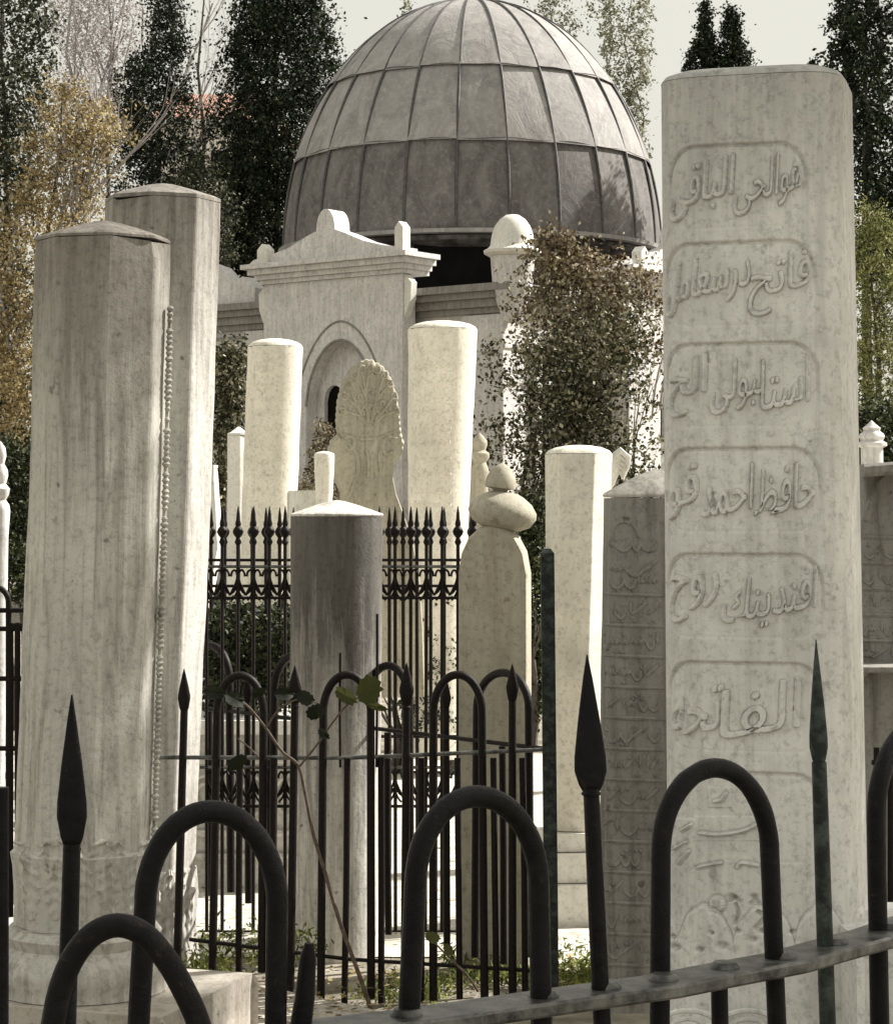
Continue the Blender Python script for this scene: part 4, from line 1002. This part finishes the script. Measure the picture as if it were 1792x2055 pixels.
# second run
m2 = thing('hooped_railing', (P(700, 1450, 6.8).x, 6.8, 0), 'second hooped railing running back to the left behind the level one', 'railing')
def D2(x): return float(np.interp(x, [380, 1090], [7.45, 6.08]))
mb = MB(); mb.tube([P(x, 1420+(x-400)*.119, D2(x)) for x in (395, 700, 1088)], 4.2*S(6.6), 8); obj('rail', mb, M['iron2'], m2)
def foot2(x): return HOR+(1.24)*FPX/D2(x)
for x0, x1, yt in ((385, 461, 1296), (551, 633, 1315), (737, 821, 1336), (957, 1061, 1350)):
    mb = MB(); hoop(mb, x0, x1, yt, D2(x0), D2(x1), foot2(x0), 8*S(D2(x0)), xbl=x0-4, xbr=x1+3, ysp=yt+72); obj('hoop', mb, M['iron2'], m2)
for x in (420, 497, 590, 680, 778, 895, 1008):
    if x in (497, 680, 895): spear(m2, x, 1345+(x-497)*.03, 1392+(x-497)*.03, 20, 1412+(x-497)*.03, D2(x), x+2, foot2(x), 7*S(D2(x)), mat=M['iron2'], flat=.5)
    else: vbar(m2, x, 1425+(x-400)*.119, D2(x), 7*S(D2(x)), foot2(x), x+2)
for o in (m1, m2, nf, lf): o['group'] = 'hooped iron railings round the graves'

# ------------------------------------------------------------------ ornate railings with ball and spike finials and heart scrolls
c = P(700, 1500, 7.3)
orn = thing('ornate_railing', (c.x, 7.3, 0), 'tall ornate iron railing with spiked ball finials and rows of heart scrolls', 'railing')
def ornbar(x, D, yt, yb, big=1.0, jit=0):
    k = S(D); mb = MB(); mb.tube([P(x+rnd.gauss(0, 1), yb, D), P(x, 1092, D)], 3.7*k, 6)
    b = obj('bar', mb, M['iron2'], orn); p = P(x, 1092, D); mb = MB()
    pr = [(4, -2), (7, 4), (5, 9), (4, 13), (9, 19), (11, 25), (9, 31), (5, 36), (6, 42), (4, 50), (3.2, 62), (1, 76), (.2, 77)]
    mb.lathe((p.x, p.y, p.z), [(r_*k*big*1.0, z_*k*(1092-yt)/76) for r_, z_ in pr], 10); obj('finial', mb, M['iron2'], b)
def heart(x, w_, y, D, par=orn):
    k = S(D); mb = MB()
    for sg in (-1, 1):
        pts = [P(x+sg*q[0]*w_, y+q[1], D) for q in curve([(.06, 14), (.12, 5), (.28, 1), (.43, 6), (.46, 16), (.36, 28), (.18, 40), (.0, 52)], 3)]
        mb.tube(pts, 2.5*k, 5)
        pts = [P(x+sg*q[0]*w_, y+q[1], D) for q in curve([(.0, 50), (.25, 44), (.42, 34), (.44, 44), (.3, 54), (.1, 62)], 3)]; mb.tube(pts, 2.2*k, 5)
    obj('heart_scroll', mb, M['iron2'], par)
DA, DBk = 7.15, 8.3
xa = [415+31.5*i for i in range(19)]
for x in xa:
    if 595 < x < 760: continue
    ornbar(x, DA, 1017, 1895)
    if x+31 < 1000: heart(x+15.7, 31, 1143, DA); heart(x+15.7, 31, 1548, DA)
for x in [424+27.5*i for i in range(21)]:
    if 595 < x < 765: continue
    ornbar(x, DBk, 1019, 1745, .9)
for D, ys in ((DA, (1137, 1200, 1540, 1618, 1870)), (DBk, (1124, 1176, 1478))):
    for y in ys:
        mb = MB(); mb.tube([P(402, y, D), P(1002, y, D)], 3.4*S(D), 6); obj('rail', mb, M['rail'] if y in (1137, 1540) else M['iron2'], orn)
# a darker railing at the left edge and at the right edge
def siderail(label, xs_, D, yt, rails, yb, lo, hi, ar=()):
    c = P(xs_[0], HOR, D); t = thing('side_railing', (c.x, D, 0), label, 'railing', 'hooped iron railings round the graves')
    for x in xs_:
        mb = MB(); mb.tube([P(x, yb, D), P(x, yt, D)], 6*S(D), 8); obj('bar', mb, M['iron2'], t)
    for y in rails:
        mb = MB(); mb.tube([P(lo, y, D), P(hi, y, D)], 5*S(D), 8); obj('rail', mb, M['iron2'], t)
    for x0, x1, y in ar:
        mb = MB(); hoop(mb, x0, x1, y, D, D, yb, 6*S(D)); obj('hoop', mb, M['iron2'], t)
siderail('dark railing with small hoops at the left edge behind the beaded stone', [-20, 22, 36, 50, 62], 6.6, 1250, (1225, 1262, 1362, 1502), 1840, -60, 66, ((-30, 18, 1180), (20, 54, 1255)))
siderail('dark railing glimpsed at the right edge beyond the nearest hoop', [1758, 1772, 1786, 1800, 1815], 5.2, 1500, (1530, 1840), 1960, 1748, 1830)

# planted grave inside the ornate railing
D_ = 7.95; a = P(370, 1446, D_); b = P(600, 1446, D_)
gv = thing('planted_grave', ((a.x+b.x)/2, D_+.5, 0), 'shaded stone grave bed with clipped dark plants inside the ornate railing', 'grave', None)
mb = MB(); cx_ = (a.x+b.x)/2; hw = (b.x-a.x)/2
mb.box((cx_, D_+.5, (a.z-.05)/2), (hw, .5, (a.z-.05)/2), 0, .01); obj('side_panel', mb, M['s_front'], gv)
mb = MB(); mb.box((cx_, D_+.5, a.z-.023), (hw+.03, .53, .024), 0, .008); obj('ledge', mb, M['s_white'], gv)
mb = MB()
for z_ in (.12, .2, a.z-.14): mb.tube([(a.x, D_-.006, z_), (b.x, D_-.006, z_)], .012, 6)
for k in range(3):
    for q in (1, .6): mb.tube([(a.x+.08+k*.15+.06*q*math.cos(t_), D_-.004, .33+.07*q*math.sin(t_)) for t_ in [i*math.pi/8 for i in range(17)]], .006, 6)
obj('moulding', mb, M['s_front'], gv)
C_ = np.stack([nrs.uniform(a.x+.02, b.x-.02, 700), nrs.uniform(D_+.1, D_+.9, 700), a.z+nrs.rand(700)**.8*.36], 1); C_ = np.repeat(C_, 22, 0); C_ = C_+nrs.normal(size=C_.shape)*.018
obj('planting', leafmesh(C_, .011), L['shrub'], gv, auto=False)

# ------------------------------------------------------------------ briar growing through the railings
c = P(640, 2000, 5.5)
br = thing('briar', (c.x, 5.6, 0), 'thorny briar stem with round leaves climbing through the middle railings', 'climbing plant')
mb = MB(); k = S(5.7)
def stem(pts, r0, r1_): 
    cp = curve(pts, 6); m = len(cp); mb.tube([P(x, y, 5.72) for x, y in cp], [(r0+(r1_-r0)*i/m)*k for i in range(m)], 7)
k *= .62
stem([(748, 2035), (722, 1960), (682, 1850), (655, 1760), (628, 1670), (612, 1590), (598, 1536), (566, 1508), (534, 1462), (500, 1420), (470, 1398), (425, 1385)], 7.5, 3)
stem([(600, 1540), (640, 1490), (668, 1450), (700, 1412), (735, 1396), (762, 1415)], 4, 2.2)
stem([(534, 1462), (560, 1424), (600, 1404), (640, 1412)], 3.5, 2); stem([(520, 1520), (500, 1500), (478, 1482)], 3, 2)
stem([(960, 1990), (938, 1958), (905, 1925), (880, 1900), (862, 1880)], 5, 2)
obj('stem', mb, M['vine'], br)
k /= .62
LFd = leaf_mat('briar leaf', [(.007, .010, .005), (.02, .028, .012)], .12); LFy = leaf_mat('yellow green briar leaf', [(.05, .06, .015), (.11, .12, .035)], .3)  # two leaf tones, dark green and yellow green
for x, y, w_, h_, a_, mt in ((430, 1388, 50, 32, .1, LFd), (472, 1402, 50, 30, .5, LFd), (572, 1392, 50, 26, .1, LFd), (612, 1400, 42, 34, .2, LFd), (634, 1428, 40, 44, .9, LFd), (694, 1396, 52, 34, .5, LFy), (741, 1384, 62, 62, .0, LFy), (757, 1418, 44, 18, .2, LFy), (478, 1530, 34, 46, 1.0, LFd), (520, 1390, 34, 22, -.4, LFd), (650, 1472, 30, 20, .6, LFd), (868, 1880, 38, 20, .3, LFy), (900, 1905, 30, 18, .7, LFy)):
    mb = MB(); c = P(x, y, 5.66); n = 22; vs = [(c.x, c.y-.004, c.z)]
    w_ *= .92; h_ *= .92
    for i in range(n):
        a = 2*math.pi*i/n; rr = (1-.13*(i % 2))*(1+.14*(i == 0)-.10*math.cos(2*a+x))*rnd.uniform(.93, 1.05); px, py = math.cos(a)*w_/2*rr, math.sin(a)*h_/2*rr
        px, py = px*math.cos(a_)-py*math.sin(a_), px*math.sin(a_)+py*math.cos(a_)
        vs.append((c.x+px*k, c.y-.010*abs(math.sin(a))+.016*math.cos(a+x)+rnd.gauss(0, .0012), c.z-py*k))
    mb.add(vs, [(0, i+1, (i+1) % n+1) for i in range(n)], False); obj('leaf', mb, mt, br)

# ------------------------------------------------------------------ trees and plants
TG = 'trees standing around the graveyard'
tree('dark_tree', 'dense dark evergreen crowding the top left corner', TG, [(-60, -80, 95), (40, -60, 118), (150, -70, 100), (300, -80, 90), (420, -80, 60)], 40, 0, foliage([(-60, -80, 95), (40, -60, 118), (150, -70, 100), (300, -80, 90), (500, -80, 60), (900, -80, 50)], 40, 900, 26, 15, 4.5), L['cypl'])
bare = MB()
b0 = P(235, 420, 55)
for j in range(7): limbs(bare, P(160+j*30, 250+rnd.uniform(-30, 30), 55), (rnd.uniform(-.4, .4), 0, 1), 3.2, .05, 3, .7, 3, .2)
tree('bare_tree', 'almost leafless pale grey tree between the dark evergreens at top left', TG, [(-40, 100, 330), (60, 95, 320), (170, 110, 300), (260, 150, 280)], 55, 215, foliage([(-40, 95, 300), (60, 95, 290), (170, 105, 280), (280, 130, 250)], 55, 800, 13, 14, 3.0), L['pale'], extra=bare)
bare = MB()
for j in range(9): limbs(bare, P(330+j*12, 330-j*6, 50), (rnd.uniform(.1, .8), 0, .8), 2.4, .03, 3, .5, 3, .15)
tree('bare_tree', 'leafless twiggy tree whose fine twigs cross the sky beside the tallest cypress', TG, [(0, 370, 450), (120, 360, 440), (200, 380, 420)], 50, 385, foliage([(0, 370, 450), (160, 370, 440)], 50, 40, 3, 8, 2.0), L['pale'], extra=bare)
gp = [(170, 90, 160), (215, 70, 235), (260, 60, 262), (330, 40, 225), (450, 0, 225), (600, -20, 200), (800, -40, 120), (900, -40, 80)]
gb = MB()
for j in range(16): limbs(gb, P(20+j*12, 700-j*22, 24), (rnd.uniform(-.2, .6), 0, .8), 1.2, .018, 2, .6, 3, .15)
tree('autumn_tree', 'golden leaved autumn tree on the left behind the round gravestones', TG, gp, 24, 60, foliage(gp, 24, 520, 46, 16, 4.0), L['gold'], .06, extra=gb)
cp = [(-40, 318, 350), (20, 300, 368), (90, 285, 372), (150, 232, 380), (250, 222, 395), (320, 228, 425), (420, 225, 440), (560, 230, 450)]
tree('cypress', 'ragged dark cypress with a thin tip, left of the red roofed house', TG, cp, 45, 320, foliage(cp, 45, 640, 52, 13, 3.5), L['cyp'])
cp = [(315, 385, 412), (350, 365, 440), (400, 350, 470), (520, 400, 470)]
tree('sunlit_conifer', 'lighter green conifer lower down before the red roofed house', TG, cp, 42, 400, foliage(cp, 42, 260, 22, 12, 3.6), L['cypl'], .06)
cp = [(-60, 478, 640), (0, 468, 652), (80, 460, 668), (150, 448, 682), (260, 436, 678), (360, 430, 640), (450, 440, 600), (560, 440, 600), (650, 430, 620)]
tree('cypress', 'broad black green cypress immediately left of the dome', TG, cp, 44, 555, foliage(cp, 44, 1350, 52, 14, 3.8), L['cyp'])
for lab, cp, n_ in (('sparse poplar top rising just right of the dome apex', [(-60, 1060, 1120), (-10, 1040, 1150), (60, 1080, 1165), (90, 1120, 1160)], 110),
                ('pale thinly leaved poplar behind the right slope of the dome, nearest its rib lines', [(-60, 1195, 1235), (0, 1188, 1262), (90, 1195, 1262), (160, 1215, 1262), (260, 1240, 1290)], 190),
                ('pale thinly leaved poplar standing second right of the dome', [(-60, 1262, 1290), (0, 1255, 1312), (90, 1256, 1310), (180, 1258, 1300), (320, 1262, 1305)], 190),
                ('wisp of treetop above the left shoulder of the dome', [(5, 812, 832), (30, 800, 850), (60, 812, 850)], 14)):
    tree('poplar', lab, TG, cp, 60, (cp[-1][1]+cp[-1][2])/2, foliage(cp, 60, n_, 16, 7, 3.2, rough=.3), L['poplar'], .05, 1)
for lab, cp in (('left one of two small cypress tips above the tallest gravestone', [(2, 1412, 1420), (40, 1404, 1428), (80, 1392, 1440), (120, 1378, 1448), (200, 1365, 1455)]),
                ('right one of two small cypress tips above the tallest gravestone', [(12, 1461, 1470), (50, 1452, 1482), (90, 1446, 1495), (140, 1442, 1515), (200, 1440, 1520)])):
    tree('cypress', lab, TG, cp, 48, (cp[0][1]+cp[0][2])/2, foliage(cp, 48, 330, 26, 6, 3.4), L['cyp'], .08, 1)
cp = [(-60, 1690, 1800), (0, 1672, 1800), (80, 1655, 1810), (150, 1648, 1815), (260, 1690, 1820), (400, 1712, 1830), (560, 1700, 1840)]
tree('cypress', 'tall loose dark cypress at the right edge behind the tallest stone', TG, cp, 34, 1745, foliage(cp, 34, 700, 32, 10, 4.6, rough=.35), L['cyp'])
cp = [(415, 1722, 1775), (480, 1700, 1815), (620, 1690, 1830), (760, 1700, 1835), (880, 1710, 1840)]
tree('willowy_tree', 'yellow green drooping tree at the right edge', TG, cp, 26, 1775, foliage(cp, 26, 620, 26, 9, 4.2, aspect=.35), L['lime'], .06)
cp = [(820, 1700, 1850), (900, 1700, 1850), (1000, 1700, 1850), (1060, 1700, 1850)]
tag(obj('dark_shrub', foliage(cp, 20, 320, 26, 12, 5), L['shrub'], auto=False), 'dark bush filling the gap below the drooping tree at right', 'shrub', 'shrubs between the graves')
def shrub(label, cp, D, n_, per, cr, s_, mat, xb=None, name='shrub'):
    x = (cp[-1][1]+cp[-1][2])/2; b = P(x, HOR, D); b.z = 0
    t = thing(name, b, label, 'shrub', 'shrubs between the graves'); mb = MB()
    for j in range(5): limbs(mb, b+Vector((rnd.uniform(-.2, .2), rnd.uniform(-.1, .1), 0)), (rnd.uniform(-.25, .25), rnd.uniform(-.2, .2), 1), max(.2, P(x, cp[0][0], D).z*.36), .02+.001*D, 2, .4, 3, .3)
    obj('stem', mb, M['wood'], t); obj('foliage', foliage(cp, D, n_, per, cr, s_), mat, t, auto=False); return t
shrub('bushy evergreen filling the gap between the left round stones and the white ones', [(690, 432, 500), (760, 425, 505), (860, 420, 500), (940, 425, 480), (1060, 425, 470)], 15, 420, 26, 8, 4.2, L['ivy'])
shrub('dark bushes at the left edge below the golden tree', [(880, -60, 75), (960, -60, 80), (1080, -60, 85), (1200, -60, 85)], 14, 520, 26, 10, 4.5, L['shrub'])
shrub('clipped dark hedge seen through the railings left of the sooty stone', [(1225, 425, 600), (1300, 420, 605), (1400, 420, 605), (1450, 420, 600)], 11.5, 650, 26, 9, 4.2, L['shrub'])
shrub('dark bush behind the right part of the ornate railing', [(1170, 850, 920), (1260, 815, 925), (1400, 800, 930), (1470, 800, 930)], 11.5, 420, 26, 9, 4.2, L['shrub'])
shrub('dark undergrowth between the turbaned stone and the faceted stone', [(1000, 1040, 1100), (1100, 1050, 1100), (1300, 1050, 1098), (1440, 1050, 1098)], 13, 380, 24, 7, 4.5, L['shrub'])
shrub('bright green tuft lit by the sun behind the briar', [(1362, 455, 585), (1400, 455, 590), (1440, 455, 590), (1475, 455, 590)], 8.9, 160, 22, 6, 4, L['lime'])
cc = [(462, 1082, 1118), (490, 1062, 1160), (520, 1040, 1250), (545, 1025, 1345), (600, 1005, 1350), (680, 1015, 1350), (720, 1060, 1345)]
cl = thing('creeper', (P(1170, 900, 27.5).x, 27.5, 0), 'rust and green creeper climbing over the sunlit wall right of the turret', 'climbing plant')
mb = MB()
for j in range(12): limbs(mb, P(1040+j*22, 1040, 27.5), (rnd.uniform(-.2, .2), 0, 1), 1.1, .03, 3, .5, 3, .3)
obj('stem', mb, M['wood'], cl); obj('upper_foliage', foliage(cc, 27.4, 330, 30, 16, 5.0, rough=.3, depth=.25, shell=.6), L['rust'], cl, auto=False)
cc = [(640, 1120, 1300), (690, 970, 1345), (740, 985, 1350), (800, 950, 1350), (880, 955, 1345), (960, 970, 1345), (1060, 980, 1345)]
obj('lower_foliage', foliage(cc, 26.6, 400, 36, 19, 5.0, rough=.3, depth=.25, shell=.6), L['ivy'], cl, auto=False)
shrub('reddish climber hanging beside the small round window of the portal', [(850, 640, 664), (900, 620, 700), (960, 600, 715), (1010, 600, 715)], 27.5, 190, 20, 7, 3.6, L['rust'])
cp = [(760, -100, 2000), (800, -100, 2000), (1000, -100, 2000), (1050, -100, 2000)]
ys_ = nrs.rand(1500)
C_ = np.stack([nrs.uniform(-16, 16, 1500), 62+nrs.uniform(-4, 4, 1500), nrs.uniform(0, 7.0, 1500)*(1)], 1)
C_ = C_[(C_[:, 2] < 4.2+1.3*np.sin(C_[:, 0]*.9)+.9*np.sin(C_[:, 0]*2.3))]
C_ = np.repeat(C_, 34, 0); C_ = C_+nrs.normal(size=C_.shape)*.32
tag(obj('woodland', leafmesh(C_, .13), L['cypl'], auto=False), 'far dark woodland closing the view beyond the mausoleum', 'woodland', kind='stuff')
# unseen evergreen added at the right, crown shaped to shade the nearest stones
tp = Vector((7.79, 7.08, 0)); C_ = nrs.normal(size=(1350, 3)); C_ /= np.linalg.norm(C_, axis=1)[:, None]; C_ *= nrs.rand(1350)[:, None]**.4
C_ = C_*np.array([.9, 2.05, 2.3]); C_ = C_@np.array([[.913, .407, 0], [-.407, .913, 0], [0, 0, 1]])+np.array([7.79, 7.08, 7.9]); C_ = np.repeat(C_, 14, 0); C_ = C_+nrs.normal(size=C_.shape)*.12
te = thing('unseen_shade_tree', tp, 'unseen tall evergreen added beyond the right edge to shade the tallest gravestone', 'tree', TG)
mb = MB(); mb.tube([tp, tp+Vector((.05, 0, 3)), tp+Vector((-.03, 0, 6)), tp+Vector((0, 0, 9.4))], [.16, .13, .1, .03], 10); obj('trunk', mb, M['wood'], te)
obj('crown', leafmesh(C_, .05), L['cyp'], te, auto=False)
# fallen leaves
fc = []
for (x0, x1, y0, y1, n_) in ((370, 860, 1930, 2055, 420), (900, 1310, 1880, 2000, 420), (20, 400, 1960, 2055, 220), (400, 1100, 1700, 1900, 380)):
    for i in range(n_):
        x, y = rnd.uniform(x0, x1), rnd.uniform(y0, y1); z_ = .092 if (x > 370 and x < 860 and y > 1945) else (.036 if x > 1105 else .012); D = Dz(y, z_); p = P(x, y, D); fc.append((p.x, p.y, z_+rnd.random()*.004))
V_l, F_l, _s = leafmesh(np.array(fc), .011, .7); zc_ = np.repeat(np.array(fc)[:, 2], 4); V_l[:, 2] = zc_+(V_l[:, 2]-zc_)*.3
tag(obj('fallen_leaves', (V_l, F_l, False), L['gold'], auto=False), 'dry brown leaves littering the kerbs and path', 'leaf litter', kind='stuff')
# weeds and grass
gc = []
for (x0, x1, y0, y1, n_) in ((900, 1210, 1905, 1975, 260), (730, 900, 1955, 2000, 120), (395, 640, 1925, 1990, 90), (300, 480, 1985, 2060, 160), (40, 110, 1990, 2050, 40), (1100, 1220, 1940, 2010, 160)):
    for i in range(n_):
        x, y = rnd.uniform(x0, x1), rnd.uniform(y0, y1); D = Dz(y, .03); p = P(x, y, D)
        for j in range(7): gc.append((p.x+rnd.gauss(0, .02), p.y+rnd.gauss(0, .02), .015+abs(rnd.gauss(0, .02))+(.08 if x < 640 else 0)))
tag(obj('grass', leafmesh(np.array(gc), .012, .28, 1.5), L['grass'], auto=False), 'weeds and yellowed grass growing along the kerbs and path', 'grass', kind='stuff')

# ------------------------------------------------------------------ red roofed house on the slope
DH_ = 95.0; a = P(300, 250, DH_); b = P(560, 250, DH_)
hs = thing('red_roofed_house', ((a.x+b.x)/2, DH_, 0), 'pale house with a red tiled roof showing between the cypresses', 'house')
mb = MB(); zt = P(400, 243, DH_).z; mb.box(((a.x+b.x)/2, DH_+3, zt/2), ((b.x-a.x)/2, 3, zt/2)); obj('wall', mb, M['plaster'], hs)
zr = P(400, 166, DH_-0).z; cx_ = (a.x+b.x)/2; hw = (b.x-a.x)/2+.3
mb = MB(); mb.add([(cx_-hw, DH_-.4, zt+.02), (cx_+hw, DH_-.4, zt+.02), (cx_+hw, DH_+6.4, zt+.02), (cx_-hw, DH_+6.4, zt+.02), (cx_-hw*.7, DH_+3, zr), (cx_+hw*.7, DH_+3, zr)], [(0, 1, 5, 4), (1, 2, 5), (2, 3, 4, 5), (3, 0, 4), (0, 3, 2, 1)]); obj('roof', mb, M['tile'], hs)
mb = MB()
for k in range(70):
    x = cx_-hw+k*2*hw/69; f = max(0, min(1, (hw-abs(x-cx_))/(hw*.3)))
    mb.tube([(x, DH_-.42, zt+.05), (x, DH_-.4+3.4*f+.01, zt+.05+(zr-zt)*f)], .045, 5)
obj('roof_tiles', mb, M['tile'], hs)
mb = MB(); mb.box((cx_, DH_-.2, zt-.12), (hw, .3, .1)); obj('eaves', mb, M['plaster'], hs)
for x in (395, 440, 485):
    q = P(x, 330, DH_); mb = MB(); mb.box((q.x, DH_-.01, q.z), (.35, .03, .6)); obj('window', mb, M['void'], hs)
